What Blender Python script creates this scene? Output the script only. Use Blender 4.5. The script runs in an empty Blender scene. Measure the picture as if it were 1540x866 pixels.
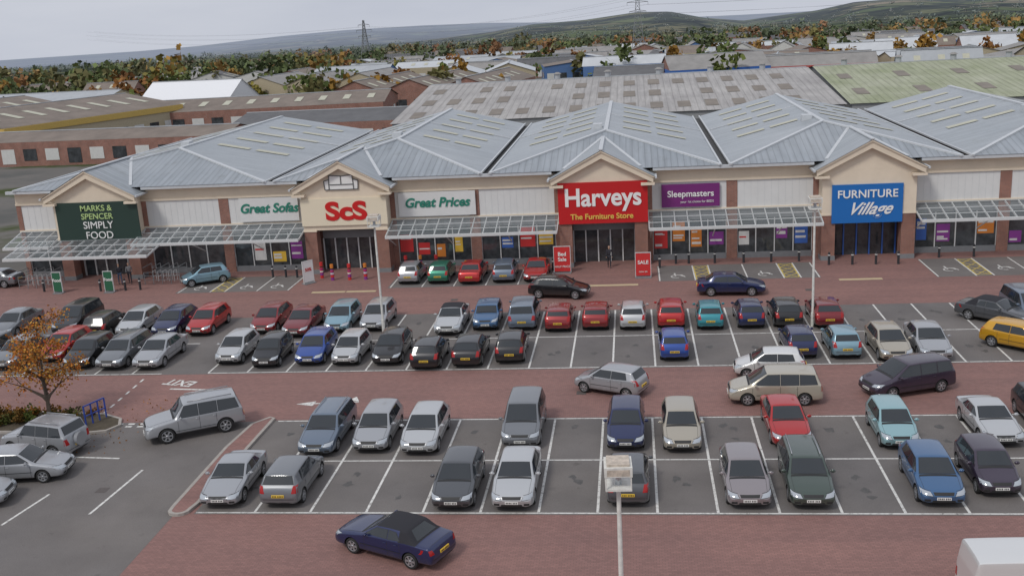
import bpy, bmesh, math, random
import numpy as np
from mathutils import Vector, Matrix
from mathutils.bvhtree import BVHTree
random.seed(7); rng=np.random.default_rng(7)
sc=bpy.context.scene
D2R=math.radians
# ------------------------------------------------------------------ materials
def newmat(name):
    m=bpy.data.materials.new(name);m.use_nodes=True
    nt=m.node_tree;b=nt.nodes["Principled BSDF"]
    return m,nt,b
def N(nt,t,**k):
    n=nt.nodes.new(t)
    for a,v in k.items():setattr(n,a,v)
    return n
def mat(name,col,rough=.7,metal=0.,var=0.,scale=3.,spec=.5,coat=0.,bump=0.):
    m,nt,b=newmat(name)
    b.inputs["Base Color"].default_value=(*col,1);b.inputs["Roughness"].default_value=rough
    b.inputs["Metallic"].default_value=metal;b.inputs["Specular IOR Level"].default_value=spec
    b.inputs["Coat Weight"].default_value=coat
    if var>0 or bump>0:
        tc=N(nt,"ShaderNodeTexCoord");nz=N(nt,"ShaderNodeTexNoise");nz.inputs["Scale"].default_value=scale
        nz.inputs["Detail"].default_value=6;nz.inputs["Roughness"].default_value=.65
        nt.links.new(tc.outputs["Object"],nz.inputs["Vector"])
        mr=N(nt,"ShaderNodeMapRange");mr.inputs[1].default_value=.25;mr.inputs[2].default_value=.75
        mr.inputs[3].default_value=1-var;mr.inputs[4].default_value=1+var
        nt.links.new(nz.outputs["Fac"],mr.inputs[0])
        vm=N(nt,"ShaderNodeVectorMath",operation='SCALE');vm.inputs[0].default_value=col
        nt.links.new(mr.outputs[0],vm.inputs["Scale"]);nt.links.new(vm.outputs[0],b.inputs["Base Color"])
        if bump>0:
            bp=N(nt,"ShaderNodeBump");bp.inputs["Strength"].default_value=bump;bp.inputs["Distance"].default_value=.02
            nt.links.new(nz.outputs["Fac"],bp.inputs["Height"]);nt.links.new(bp.outputs[0],b.inputs["Normal"])
    return m
def ramp(nt,stops):
    r=N(nt,"ShaderNodeValToRGB");e=r.color_ramp.elements
    while len(e)<len(stops):e.new(.5)
    for i,(p,c) in enumerate(stops):e[i].position=p;e[i].color=(*c,1)
    return r
def noise(nt,vec,scale,detail=5,rough=.6):
    n=N(nt,"ShaderNodeTexNoise");n.inputs["Scale"].default_value=scale;n.inputs["Detail"].default_value=detail
    n.inputs["Roughness"].default_value=rough;nt.links.new(vec,n.inputs["Vector"]);return n
def mixc(nt,fac,a,b,mode='MIX'):
    m=N(nt,"ShaderNodeMix",data_type='RGBA',blend_type=mode)
    for i,v in ((0,fac),(6,a),(7,b)):
        if hasattr(v,"is_linked") or hasattr(v,"links"):nt.links.new(v,m.inputs[i])
        elif i==0:m.inputs[0].default_value=v
        else:m.inputs[i].default_value=(*v,1)
    return m.outputs[2]
def asphalt():
    m,nt,b=newmat("asphalt");tc=N(nt,"ShaderNodeTexCoord").outputs["Object"]
    n1=noise(nt,tc,.3,6);n2=noise(nt,tc,25,3,.7);n3=noise(nt,tc,1.3,5,.7);n5=noise(nt,tc,.09,3)
    r1=ramp(nt,[(.3,(.135,.124,.119)),(.7,(.18,.166,.159))]);nt.links.new(n1.outputs[0],r1.inputs[0])
    r2=ramp(nt,[(.3,(.75,.75,.75)),(.7,(1.18,1.18,1.18))]);nt.links.new(n2.outputs[0],r2.inputs[0])
    r3=ramp(nt,[(.27,(.5,.49,.48)),(.38,(1,1,1))]);nt.links.new(n3.outputs[0],r3.inputs[0])
    r5=ramp(nt,[(.35,(.9,.9,.92)),(.6,(1.08,1.06,1.04))]);nt.links.new(n5.outputs[0],r5.inputs[0])
    c=mixc(nt,1.,r1.outputs[0],r2.outputs[0],'MULTIPLY');c=mixc(nt,.65,c,r3.outputs[0],'MULTIPLY');c=mixc(nt,1.,c,r5.outputs[0],'MULTIPLY')
    nt.links.new(c,b.inputs["Base Color"]);b.inputs["Roughness"].default_value=.85
    return m
def paving():
    m,nt,b=newmat("brick_paving");tc=N(nt,"ShaderNodeTexCoord").outputs["Object"]
    bt=N(nt,"ShaderNodeTexBrick");bt.inputs["Scale"].default_value=1;bt.inputs["Brick Width"].default_value=.21
    bt.inputs["Row Height"].default_value=.105;bt.inputs["Mortar Size"].default_value=.006
    bt.inputs["Color1"].default_value=(.285,.150,.130,1);bt.inputs["Color2"].default_value=(.235,.124,.108,1);bt.inputs["Mortar"].default_value=(.13,.09,.08,1)
    nt.links.new(tc,bt.inputs["Vector"])
    n1=noise(nt,tc,.16,5);n3=noise(nt,tc,1.3,6,.7)
    r1=ramp(nt,[(.3,(.9,.92,.94)),(.72,(1.1,1.09,1.08))]);nt.links.new(n1.outputs[0],r1.inputs[0])
    r3=ramp(nt,[(.3,(.8,.82,.84)),(.44,(1,1,1))]);nt.links.new(n3.outputs[0],r3.inputs[0])
    c=mixc(nt,1.,bt.outputs[0],r1.outputs[0],'MULTIPLY');c=mixc(nt,.35,c,r3.outputs[0],'MULTIPLY')
    mp=N(nt,"ShaderNodeMapping");mp.inputs["Scale"].default_value=(.03,1.1,1);nt.links.new(tc,mp.inputs[0])
    n4=noise(nt,mp.outputs[0],1.,3);r4=ramp(nt,[(.35,(.87,.88,.9)),(.6,(1.04,1.03,1.03))]);nt.links.new(n4.outputs[0],r4.inputs[0])
    c=mixc(nt,.7,c,r4.outputs[0],'MULTIPLY')
    nt.links.new(c,b.inputs["Base Color"]);b.inputs["Roughness"].default_value=.8
    return m
def linepaint(name,col):
    m,nt,b=newmat(name);tc=N(nt,"ShaderNodeTexCoord").outputs["Object"]
    n=noise(nt,tc,5,6,.75);r=ramp(nt,[(.34,(.24,.23,.22)),(.5,col)]);nt.links.new(n.outputs[0],r.inputs[0])
    nt.links.new(r.outputs[0],b.inputs["Base Color"]);b.inputs["Roughness"].default_value=.7
    return m
def roofmetal(name,axis,c0,c1,period=.5,rough=.42,seam=.72):
    m,nt,b=newmat(name);tc=N(nt,"ShaderNodeTexCoord").outputs["Object"]
    sx=N(nt,"ShaderNodeSeparateXYZ");nt.links.new(tc,sx.inputs[0])
    md=N(nt,"ShaderNodeMath",operation='PINGPONG');md.inputs[1].default_value=period/2
    nt.links.new(sx.outputs[axis],md.inputs[0])
    dv=N(nt,"ShaderNodeMath",operation='DIVIDE');dv.inputs[1].default_value=period/2;nt.links.new(md.outputs[0],dv.inputs[0])
    rs=ramp(nt,[(0,(seam,seam,seam)),(.2,(1,1,1)),(1,(1.05,1.05,1.05))]);nt.links.new(dv.outputs[0],rs.inputs[0])
    n1=noise(nt,tc,.12,5);r1=ramp(nt,[(.3,c0),(.7,c1)]);nt.links.new(n1.outputs[0],r1.inputs[0])
    mp=N(nt,"ShaderNodeMapping");s=[.12,.12,.12];s[axis]=1.6;mp.inputs["Scale"].default_value=s;nt.links.new(tc,mp.inputs[0])
    n2=noise(nt,mp.outputs[0],1.5,4);r2=ramp(nt,[(.3,(.84,.84,.84)),(.7,(1.1,1.1,1.1))]);nt.links.new(n2.outputs[0],r2.inputs[0])
    n3=noise(nt,tc,.9,6,.7);r3=ramp(nt,[(.33,(.75,.74,.7)),(.45,(1,1,1))]);nt.links.new(n3.outputs[0],r3.inputs[0])
    c=mixc(nt,1.,r1.outputs[0],rs.outputs[0],'MULTIPLY');c=mixc(nt,1.,c,r2.outputs[0],'MULTIPLY');c=mixc(nt,.5,c,r3.outputs[0],'MULTIPLY')
    nt.links.new(c,b.inputs["Base Color"]);b.inputs["Roughness"].default_value=rough;b.inputs["Metallic"].default_value=.2
    bp=N(nt,"ShaderNodeBump");bp.inputs["Strength"].default_value=.5;bp.inputs["Distance"].default_value=.04
    nt.links.new(rs.outputs[0],bp.inputs["Height"]);nt.links.new(bp.outputs[0],b.inputs["Normal"])
    return m
def brick(name,c1,c2,mort=(.32,.28,.25)):
    m,nt,b=newmat(name);tc=N(nt,"ShaderNodeTexCoord").outputs["Object"]
    sx=N(nt,"ShaderNodeSeparateXYZ");nt.links.new(tc,sx.inputs[0])
    ad=N(nt,"ShaderNodeMath",operation='ADD');nt.links.new(sx.outputs[0],ad.inputs[0]);nt.links.new(sx.outputs[1],ad.inputs[1])
    cb=N(nt,"ShaderNodeCombineXYZ");nt.links.new(ad.outputs[0],cb.inputs[0]);nt.links.new(sx.outputs[2],cb.inputs[1])
    bt=N(nt,"ShaderNodeTexBrick");bt.inputs["Scale"].default_value=1;bt.inputs["Brick Width"].default_value=.225
    bt.inputs["Row Height"].default_value=.075;bt.inputs["Mortar Size"].default_value=.008
    bt.inputs["Color1"].default_value=(*c1,1);bt.inputs["Color2"].default_value=(*c2,1);bt.inputs["Mortar"].default_value=(*mort,1)
    nt.links.new(cb.outputs[0],bt.inputs["Vector"])
    n=noise(nt,tc,.8,5);r=ramp(nt,[(.3,(.8,.8,.8)),(.7,(1.15,1.15,1.15))]);nt.links.new(n.outputs[0],r.inputs[0])
    nt.links.new(mixc(nt,1.,bt.outputs[0],r.outputs[0],'MULTIPLY'),b.inputs["Base Color"]);b.inputs["Roughness"].default_value=.9
    return m
def foliage():
    m,nt,b=newmat("foliage");a=N(nt,"ShaderNodeVertexColor",layer_name="Col")
    nt.links.new(a.outputs[0],b.inputs["Base Color"]);b.inputs["Roughness"].default_value=.85;b.inputs["Specular IOR Level"].default_value=.2
    return m
def carpaint():
    m,nt,b=newmat("car_paint");oi=N(nt,"ShaderNodeObjectInfo")
    tc=N(nt,"ShaderNodeTexCoord").outputs["Object"]
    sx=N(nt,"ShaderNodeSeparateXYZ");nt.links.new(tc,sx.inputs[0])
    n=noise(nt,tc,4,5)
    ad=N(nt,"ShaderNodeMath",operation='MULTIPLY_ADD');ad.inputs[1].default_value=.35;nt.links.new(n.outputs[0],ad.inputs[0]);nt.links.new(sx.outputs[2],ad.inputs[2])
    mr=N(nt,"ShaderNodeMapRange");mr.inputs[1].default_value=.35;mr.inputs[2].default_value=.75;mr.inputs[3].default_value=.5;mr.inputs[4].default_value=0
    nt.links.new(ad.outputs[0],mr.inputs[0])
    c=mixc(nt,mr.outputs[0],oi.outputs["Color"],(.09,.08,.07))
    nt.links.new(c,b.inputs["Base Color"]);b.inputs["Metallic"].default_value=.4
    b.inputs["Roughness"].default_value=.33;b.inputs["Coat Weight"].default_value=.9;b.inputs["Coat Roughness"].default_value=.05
    return m
M={}
M['asph']=asphalt();M['pave']=paving()
M['line']=linepaint("white_line_paint",(.68,.67,.64));M['yline']=linepaint("yellow_line_paint",(.6,.45,.09))
M['kerb']=mat("kerb_stone",(.36,.33,.3),.85,var=.2,scale=4)
M['brick']=brick("red_brick",(.30,.115,.075),(.22,.085,.06))
M['cream']=mat("cream_render",(.72,.62,.49),.8,var=.07,scale=.8)
M['white']=mat("white_cladding",(.66,.66,.65),.6,var=.05,scale=1)
M['wsteel']=mat("white_steel",(.58,.59,.59),.5,var=.08)
M['grey']=mat("grey_trim",(.2,.21,.22),.6,var=.1)
M['dark']=mat("dark_recess",(.03,.03,.035),.8)
M['sglass']=mat("shop_glass",(.05,.055,.06),.06,var=.7,scale=1.4,spec=.6)
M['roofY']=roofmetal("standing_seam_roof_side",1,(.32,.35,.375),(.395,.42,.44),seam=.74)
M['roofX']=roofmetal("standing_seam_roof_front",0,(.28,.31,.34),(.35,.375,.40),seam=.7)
M['cap']=mat("roof_ridge_cap",(.52,.54,.56),.45,var=.1)
M['gutter']=mat("valley_gutter",(.06,.06,.06),.8,var=.3)
M['rlight']=mat("rooflight_sheet",(.47,.46,.36),.5,var=.15,scale=2)
M['foliage']=foliage()
M['bark']=mat("bark",(.09,.07,.055),.9,var=.3,scale=8,bump=.5)
mg,nt,b=newmat("canopy_glass")
b.inputs["Base Color"].default_value=(.5,.57,.59,1);b.inputs["Roughness"].default_value=.1;b.inputs["Alpha"].default_value=.2;M['cglass']=mg
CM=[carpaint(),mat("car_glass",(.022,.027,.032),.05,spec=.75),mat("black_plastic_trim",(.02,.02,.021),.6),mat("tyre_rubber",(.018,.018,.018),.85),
    mat("alloy_wheel",(.42,.43,.45),.35,metal=.7),mat("headlight_lens",(.5,.53,.56),.1,metal=.5),mat("tail_light_red",(.36,.012,.012),.15),
    mat("front_number_plate",(.75,.75,.72),.4),mat("rear_number_plate",(.75,.5,.05),.4),mat("soft_top_fabric",(.022,.022,.028),.9),mat("plate_letters",(.03,.03,.03),.6),mat("seat_fabric",(.1,.1,.1),.9)]
PAINT,GLASS,TRIM,TYRE,RIM,HEAD,TAIL,PW,PY,FAB,LET,SEAT=range(12)
# ------------------------------------------------------------------ mesh builder
def link(ob,parent=None):
    sc.collection.objects.link(ob)
    if parent is not None: ob.parent=parent
    return ob
def empty(name,loc=(0,0,0),rz=0):
    e=bpy.data.objects.new(name,None);e.location=loc;e.rotation_euler=(0,0,rz);e.empty_display_size=.3
    return link(e)
class MB:
    def __init__(s):s.v=[];s.f=[];s.m=[];s.mats=[]
    def mi(s,m):
        if m not in s.mats:s.mats.append(m)
        return s.mats.index(m)
    def poly(s,pts,m):
        n=len(s.v);s.v+=[tuple(p) for p in pts];s.f.append(list(range(n,n+len(pts))));s.m.append(s.mi(m))
    def box(s,x0,x1,y0,y1,z0,z1,m):
        if x0>x1:x0,x1=x1,x0
        if y0>y1:y0,y1=y1,y0
        n=len(s.v);s.v+=[(x0,y0,z0),(x1,y0,z0),(x1,y1,z0),(x0,y1,z0),(x0,y0,z1),(x1,y0,z1),(x1,y1,z1),(x0,y1,z1)]
        for q in ((3,2,1,0),(4,5,6,7),(0,1,5,4),(1,2,6,5),(2,3,7,6),(3,0,4,7)):
            s.f.append([n+i for i in q]);s.m.append(s.mi(m))
    def beam(s,a,b,w,m,h=None):
        a=Vector(a);b=Vector(b);d=(b-a)
        if d.length<1e-6:return
        d.normalize();up=Vector((0,0,1)) if abs(d.z)<.95 else Vector((1,0,0))
        r=d.cross(up).normalized()*w/2;u=r.cross(d).normalized()*(h or w)/2
        n=len(s.v)
        for p in (a,b):
            for c in (-r-u,r-u,r+u,-r+u):s.v.append(tuple(p+c))
        for q in ((0,1,2,3),(7,6,5,4),(0,4,5,1),(1,5,6,2),(2,6,7,3),(3,7,4,0)):
            s.f.append([n+i for i in q]);s.m.append(s.mi(m))
    def cyl(s,x,y,z0,z1,r0,m,r1=None,n=12):
        r1=r0 if r1 is None else r1;k=len(s.v)
        for z,r in ((z0,r0),(z1,r1)):
            for i in range(n):
                a=2*math.pi*i/n;s.v.append((x+r*math.cos(a),y+r*math.sin(a),z))
        for i in range(n):
            j=(i+1)%n;s.f.append([k+i,k+j,k+n+j,k+n+i]);s.m.append(s.mi(m))
        s.f.append([k+n+i for i in range(n)]);s.m.append(s.mi(m))
        s.f.append([k+n-1-i for i in range(n)]);s.m.append(s.mi(m))
    def prism(s,pts,y0,y1,m):
        n=len(pts);k=len(s.v)
        for y in (y0,y1):
            for p in pts:s.v.append((p[0],y,p[1]))
        s.f.append([k+i for i in range(n)]);s.m.append(s.mi(m))
        s.f.append([k+2*n-1-i for i in range(n)]);s.m.append(s.mi(m))
        for i in range(n):
            j=(i+1)%n;s.f.append([k+i,k+n+i,k+n+j,k+j]);s.m.append(s.mi(m))
    def obj(s,name,parent=None,loc=(0,0,0),rz=0,smooth=False):
        me=bpy.data.meshes.new(name);me.from_pydata(s.v,[],s.f)
        for m in s.mats:me.materials.append(m)
        me.polygons.foreach_set("material_index",s.m)
        bm=bmesh.new();bm.from_mesh(me);bmesh.ops.recalc_face_normals(bm,faces=bm.faces);bm.to_mesh(me);bm.free()
        if smooth:me.polygons.foreach_set("use_smooth",[True]*len(me.polygons))
        o=bpy.data.objects.new(name,me);o.location=loc;o.rotation_euler=(0,0,rz)
        return link(o,parent)
def text(name,body,size,loc,m,parent=None,rot=(math.pi/2,0,0),bold=0.,shear=0.,ext=.02,align='CENTER',sx=1.,space=1.):
    c=bpy.data.curves.new(name,"FONT");c.body=body;c.size=size;c.offset=bold;c.shear=shear;c.extrude=ext
    c.align_x=align;c.align_y='CENTER';c.space_character=space;c.materials.append(m)
    o=bpy.data.objects.new(name,c);o.location=loc;o.rotation_euler=rot;o.scale=(sx,1,1)
    return link(o,parent)
# ------------------------------------------------------------------ camera
f,th,ps,ro,H=1547.9,.2588,.1236,.0562,19.597
fw=Vector((-math.sin(ps)*math.cos(th),math.cos(ps)*math.cos(th),-math.sin(th)))
r_=Vector((math.cos(ps),math.sin(ps),0));u_=r_.cross(fw)
rc=r_*math.cos(ro)-u_*math.sin(ro);uc=u_*math.cos(ro)+r_*math.sin(ro)
cd=bpy.data.cameras.new("camera");cam=link(bpy.data.objects.new("camera",cd))
Rm=Matrix((rc,uc,-fw)).transposed();cam.matrix_world=Matrix.Translation((0,0,H))@Rm.to_4x4()
cd.sensor_width=36;cd.lens=36*f/1540;cd.clip_end=20000;cd.clip_start=.1;sc.camera=cam
# ------------------------------------------------------------------ world + sun
W=bpy.data.worlds.new("World");sc.world=W;W.use_nodes=True;nt=W.node_tree
bg=nt.nodes["Background"];bg.inputs[1].default_value=.1
sky=N(nt,"ShaderNodeTexSky",sky_type='NISHITA');sky.sun_disc=False
SE,SAZ=50,215
sky.sun_elevation=D2R(SE);sky.sun_rotation=D2R(SAZ);sky.air_density=1.2;sky.dust_density=5;sky.ozone_density=1
hs=N(nt,"ShaderNodeHueSaturation");hs.inputs["Saturation"].default_value=.35;nt.links.new(sky.outputs[0],hs.inputs["Color"])
tc=N(nt,"ShaderNodeTexCoord").outputs["Generated"]
mp=N(nt,"ShaderNodeMapping");mp.inputs["Scale"].default_value=(1,1,5);nt.links.new(tc,mp.inputs[0])
nz=noise(nt,mp.outputs[0],2.2,6,.55)
rp=ramp(nt,[(.3,(5.5,5.85,6.75)),(.7,(6.8,7.05,7.75))]);nt.links.new(nz.outputs[0],rp.inputs[0])
nt.links.new(mixc(nt,.9,hs.outputs[0],rp.outputs[0]),bg.inputs[0])
sl=bpy.data.lights.new("sun","SUN");sl.energy=1.4;sl.angle=D2R(12);sl.color=(1,.96,.9)
so=link(bpy.data.objects.new("sun",sl))
az=D2R(SAZ);el=D2R(SE);dirv=Vector((math.sin(az)*math.cos(el),math.cos(az)*math.cos(el),math.sin(el)))
so.rotation_euler=dirv.to_track_quat('Z','Y').to_euler()
sc.view_settings.view_transform='Standard';sc.view_settings.look='None';sc.view_settings.exposure=0
# ------------------------------------------------------------------ terrain
T1=[(-3.2,-.025),(-.35,-.024),(-.2,-.021),(-.129,-.0155),(-.092,-.0105),(-.042,-.009),(.0075,-.0042),(.038,-.0054),(.0683,-.013),(.104,-.0180),(.139,-.0145),(.168,-.012),(.201,-.006),(.262,-.0045),(.336,-.004),(.4,-.002),(.7,-.002),(3.2,-.02)]
T2=[(-3.2,-.019),(-.562,-.0192),(-.45,-.0185),(-.397,-.0165),(-.326,-.0105),(-.266,-.0075),(-.192,-.0072),(-.129,-.0088),(-.05,-.014),(.1,-.016),(3.2,-.019)]
def sstep(a,b,x):
    t=np.clip((x-a)/(b-a),0,1);return t*t*(3-2*t)
def terrain_z(r,a):
    base=-.02-.019*np.maximum(0,r-260)
    h1=19.6+3500*np.tan(np.interp(a,[t[0] for t in T1],[t[1] for t in T1]))
    h2=19.6+6500*np.tan(np.interp(a,[t[0] for t in T2],[t[1] for t in T2]))
    wob=(np.sin(a*37+r*.004)+np.sin(a*71-r*.0031)*.6)
    z=base+sstep(1700,3500,r)*np.maximum(0,h1-base)*(1-sstep(3700,4600,r))+wob*3.5*sstep(1500,2600,r)*(1-sstep(3000,3500,r))
    z2=base+sstep(4600,6500,r)*np.maximum(0,h2-base)
    return np.where(r>4000,np.maximum(z,z2),z)
def tz(x,y):return float(terrain_z(np.array(math.hypot(x,y)),np.array(math.atan2(x,y))))
rs=np.concatenate([[0.01],np.linspace(60,260,6),np.linspace(300,1500,25),np.linspace(1580,4600,60),np.linspace(4700,9000,30)])
fine=np.linspace(-.8,.7,301);co_=np.linspace(.7,2*math.pi-.8,62)[1:-1];az_=np.concatenate([fine,co_])
A,R=np.meshgrid(az_,rs);Aw=np.where(A>math.pi,A-2*math.pi,A)
Z=terrain_z(R,Aw);V=np.stack([R*np.sin(A),R*np.cos(A),Z],-1).reshape(-1,3)
na=len(az_);nr=len(rs);F=[]
for i in range(nr-1):
    for j in range(na):
        k=(j+1)%na;F.append((i*na+j,i*na+k,(i+1)*na+k,(i+1)*na+j))
me=bpy.data.meshes.new("ground");me.from_pydata(V.tolist(),[],F)
me.polygons.foreach_set("use_smooth",[True]*len(F))
m,nt,b=newmat("countryside");tc=N(nt,"ShaderNodeTexCoord").outputs["Object"]
vo=N(nt,"ShaderNodeTexVoronoi");vo.inputs["Scale"].default_value=.005
n0=noise(nt,tc,.01,3);mpv=N(nt,"ShaderNodeVectorMath",operation='MULTIPLY_ADD');mpv.inputs[1].default_value=(60,60,0)
nt.links.new(n0.outputs["Color"],mpv.inputs[0]);nt.links.new(tc,mpv.inputs[2]);nt.links.new(mpv.outputs[0],vo.inputs["Vector"])
sp=N(nt,"ShaderNodeSeparateColor");nt.links.new(vo.outputs["Color"],sp.inputs[0])
rf=ramp(nt,[(0,(.06,.085,.03)),(.3,(.10,.125,.045)),(.55,(.17,.15,.085)),(.8,(.08,.11,.04)),(1,(.24,.2,.13))]);nt.links.new(sp.outputs[0],rf.inputs[0])
nw=noise(nt,tc,.005,6,.62);rw=ramp(nt,[(.46,(0,0,0)),(.52,(1,1,1))]);nt.links.new(nw.outputs[0],rw.inputs[0])
c=mixc(nt,rw.outputs[0],rf.outputs[0],(.028,.036,.018))
vd=N(nt,"ShaderNodeTexVoronoi",feature='DISTANCE_TO_EDGE');vd.inputs["Scale"].default_value=.005;nt.links.new(mpv.outputs[0],vd.inputs["Vector"])
rv=ramp(nt,[(.03,(.3,.34,.25)),(.06,(1,1,1))]);nt.links.new(vd.outputs[0],rv.inputs[0]);c=mixc(nt,1.,c,rv.outputs[0],'MULTIPLY')
nn=noise(nt,tc,.06,5,.7);rn=ramp(nt,[(.3,(.7,.7,.7)),(.7,(1.25,1.25,1.25))]);nt.links.new(nn.outputs[0],rn.inputs[0])
c=mixc(nt,1.,c,rn.outputs[0],'MULTIPLY')
ln=N(nt,"ShaderNodeVectorMath",operation='LENGTH');nt.links.new(tc,ln.inputs[0])
mr=N(nt,"ShaderNodeMapRange");mr.inputs[1].default_value=330;mr.inputs[2].default_value=520;nt.links.new(ln.outputs["Value"],mr.inputs[0])
ny=noise(nt,tc,.05,5);ry=ramp(nt,[(.35,(.12,.12,.115)),(.5,(.17,.16,.15)),(.6,(.07,.085,.04))]);nt.links.new(ny.outputs[0],ry.inputs[0])
c=mixc(nt,mr.outputs[0],ry.outputs[0],c)
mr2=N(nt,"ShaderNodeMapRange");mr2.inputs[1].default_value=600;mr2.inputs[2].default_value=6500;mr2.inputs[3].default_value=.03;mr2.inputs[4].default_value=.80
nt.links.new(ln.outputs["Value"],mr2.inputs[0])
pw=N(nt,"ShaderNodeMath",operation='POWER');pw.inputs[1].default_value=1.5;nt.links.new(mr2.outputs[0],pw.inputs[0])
c=mixc(nt,pw.outputs[0],c,(.36,.40,.49))  # aerial haze painted into the base colour, stronger with distance
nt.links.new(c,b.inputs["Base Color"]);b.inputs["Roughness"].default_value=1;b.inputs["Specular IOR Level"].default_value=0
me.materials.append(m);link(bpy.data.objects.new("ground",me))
# ------------------------------------------------------------------ paving sheets
def sheet(name,pts,z,m):
    s=MB();s.poly([(x,y,z) for x,y in pts],m);return s.obj(name)
def rect(a,b,c,d):return [(a,c),(b,c),(b,d),(a,d)]
sheet("pavement",rect(-70,75,8,81.2),0,M['pave'])
sheet("road",rect(-70,-19.6,8,47.9),.004,M['asph'])
sheet("parking_bay_surface",rect(-18.75,60,37.75,48.05),.004,M['asph'])
sheet("parking_bay_surface",rect(-70,60,55.35,67.1),.004,M['asph'])
sheet("parking_bay_surface",rect(-18.8,-5.6,74.3,79.0),.004,M['asph'])
sheet("parking_bay_surface",rect(1.7,13.4,74.3,79.0),.004,M['asph'])
sheet("parking_bay_surface",rect(21.3,33,73.6,79.0),.004,M['asph'])
sheet("parking_bay_surface",rect(-35.8,-26.6,74.3,79.0),.004,M['asph'])
oil=mat("oil_stain",(.085,.08,.077),.6,var=.35,scale=4)
st_=MB()
for yb in (40.3,45.4,58.3,64.2):
    for n in range(-8,16):
        x=(-13.74 if yb<50 else -6.19)+2.4*n+1.2
        if yb<50 and x<-18:continue
        for q in range(random.choice((1,2,2,3))):
            cx=x+random.uniform(-.35,.35);cy=yb+random.uniform(-1.2,1.5);k=9;ph=random.random()
            st_.poly([(cx+random.uniform(.08,.3)*math.cos(2*math.pi*i/k+ph),cy+random.uniform(.1,.38)*math.sin(2*math.pi*i/k+ph),.0065+q*.0004) for i in range(k)],oil)
st_.obj("oil_stains")
L=MB()
def ln2(x0,y0,x1,y1,w=.11,z=.009,m='line'):
    d=Vector((x1-x0,y1-y0));d.normalize();n=Vector((-d.y,d.x))*w/2
    L.poly([(x0+n.x,y0+n.y,z),(x0-n.x,y0-n.y,z),(x1-n.x,y1-n.y,z),(x1+n.x,y1+n.y,z)],M[m])
for n in range(-1,30):
    x=-13.74+2.4*n;ln2(x,37.95,x,42.94);ln2(x,43.06,x,47.85)
ln2(-16.2,43,58,43,.1);ln2(-18.7,37.88,58,37.88,.1);ln2(-18.5,47.92,58,47.92,.1)
for n in range(-24,27):
    x=-6.19+2.4*n
    if -28<x<-26.5:continue
    ln2(x,55.56,x,61.24);ln2(x,61.36,x,67.0)
ln2(-25.4,61.3,57,61.3,.1);ln2(-25.4,55.5,57,55.5,.1);ln2(-64,61.3,-28.3,61.3,.1);ln2(-64,55.5,-28.3,55.5,.1)
for i in range(6):ln2(-18.6+2.45*i,74.4,-18.6+2.45*i,78.9,.1)
for x in (1.8,4.4,5.6,8.2,10.8,12.0,13.3):ln2(x,74.4,x,78.9,.1)
for x in (21.4,24,25.2,27.8,30.4,31.6):ln2(x,73.7,x,78.9,.1)
for x in (-35.6,-33,-31.8,-29.2,-26.7):ln2(x,74.4,x,78.9,.1)
def hatch(x0,x1,y0,y1):
    n=4
    for a,b_,c_,d_ in ((x0,y0,x0,y1),(x1,y0,x1,y1),(x0,y0,x1,y0),(x0,y1,x1,y1)):ln2(a,b_,c_,d_,.09,.0135,'yline')
    for i in range(n):
        ya=y0+(y1-y0)*i/n;yb=y0+(y1-y0)*(i+1)/n
        ln2(x0,ya,x1,yb,.09,.0175,'yline');ln2(x0,yb,x1,ya,.09,.0215,'yline')
hatch(4.5,5.5,74.6,78.6);hatch(10.9,11.9,74.6,78.6);hatch(24.1,25.1,74,78.6);hatch(-32.9,-31.9,74.6,78.6)
for x in (3.1,6.9,9.5,22.7,26.5,29.1,-34.3,-30.5,-28):
    for k in range(10):
        a=2*math.pi*k/10*.8;a2=2*math.pi*(k+1)/10*.8
        ln2(x+.42*math.cos(a),75.6+.42*math.sin(a),x+.42*math.cos(a2),75.6+.42*math.sin(a2),.1,.0135)
    ln2(x-.1,75.7,x-.15,76.6,.12,.0135);ln2(x-.1,76,x+.35,76,.1,.0175);ln2(x+.35,76,x+.6,75.4,.1,.0215)
ln2(-23.1,42.1,-23.4,37.7,.12);ln2(-26.8,36.7,-26.3,39.6,.12);ln2(-27.5,43.6,-24.9,43.4,.12)
for i in range(7):
    ln2(-27.2+i*.65,47.35,-26.85+i*.65,47.35,.18,.013);ln2(-27.2+i*.65,47.7,-26.85+i*.65,47.7,.18,.013)
for i in range(6):
    ln2(-29+.05*i,54.6-i*1.0,-28.98+.05*i,54.1-i*1.0,.12,.009)
ln2(-26.6,52.9,-23.4,52.6,.18,.009)
ln2(-17.3,50.35,-14.9,50.5,.13,.009)
L.poly([(-18.3,50.3,.009),(-17.3,50.0,.009),(-17.3,50.7,.009)],M['line'])
L.poly([(-15.6,50.7,.013),(-15.2,51.3,.013),(-14.9,50.6,.013)],M['line'])
tac=mat("tactile_paving",(.5,.4,.25),.8,var=.1)
for a,b_ in ((-24.5,-21.9),(-21.8,-19.5),(-5.3,.2),(14.5,17.5)):L.box(a,b_,73.3,73.75,.004,.012,tac)
dr=mat("drain_cover",(.1,.085,.08),.7,var=.2,scale=9)
for x,y in ((-3,51.5),(-13,70.5),(12,71),(-24,40),(20,51)):L.box(x-.25,x+.25,y-.25,y+.25,.004,.011,dr)
L.obj("road_markings")
text("exit_marking","EXIT",1.2,(-26.4,53.9,.013),M['line'],rot=(0,0,D2R(165)),bold=.03,ext=.001,sx=.8)
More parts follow.
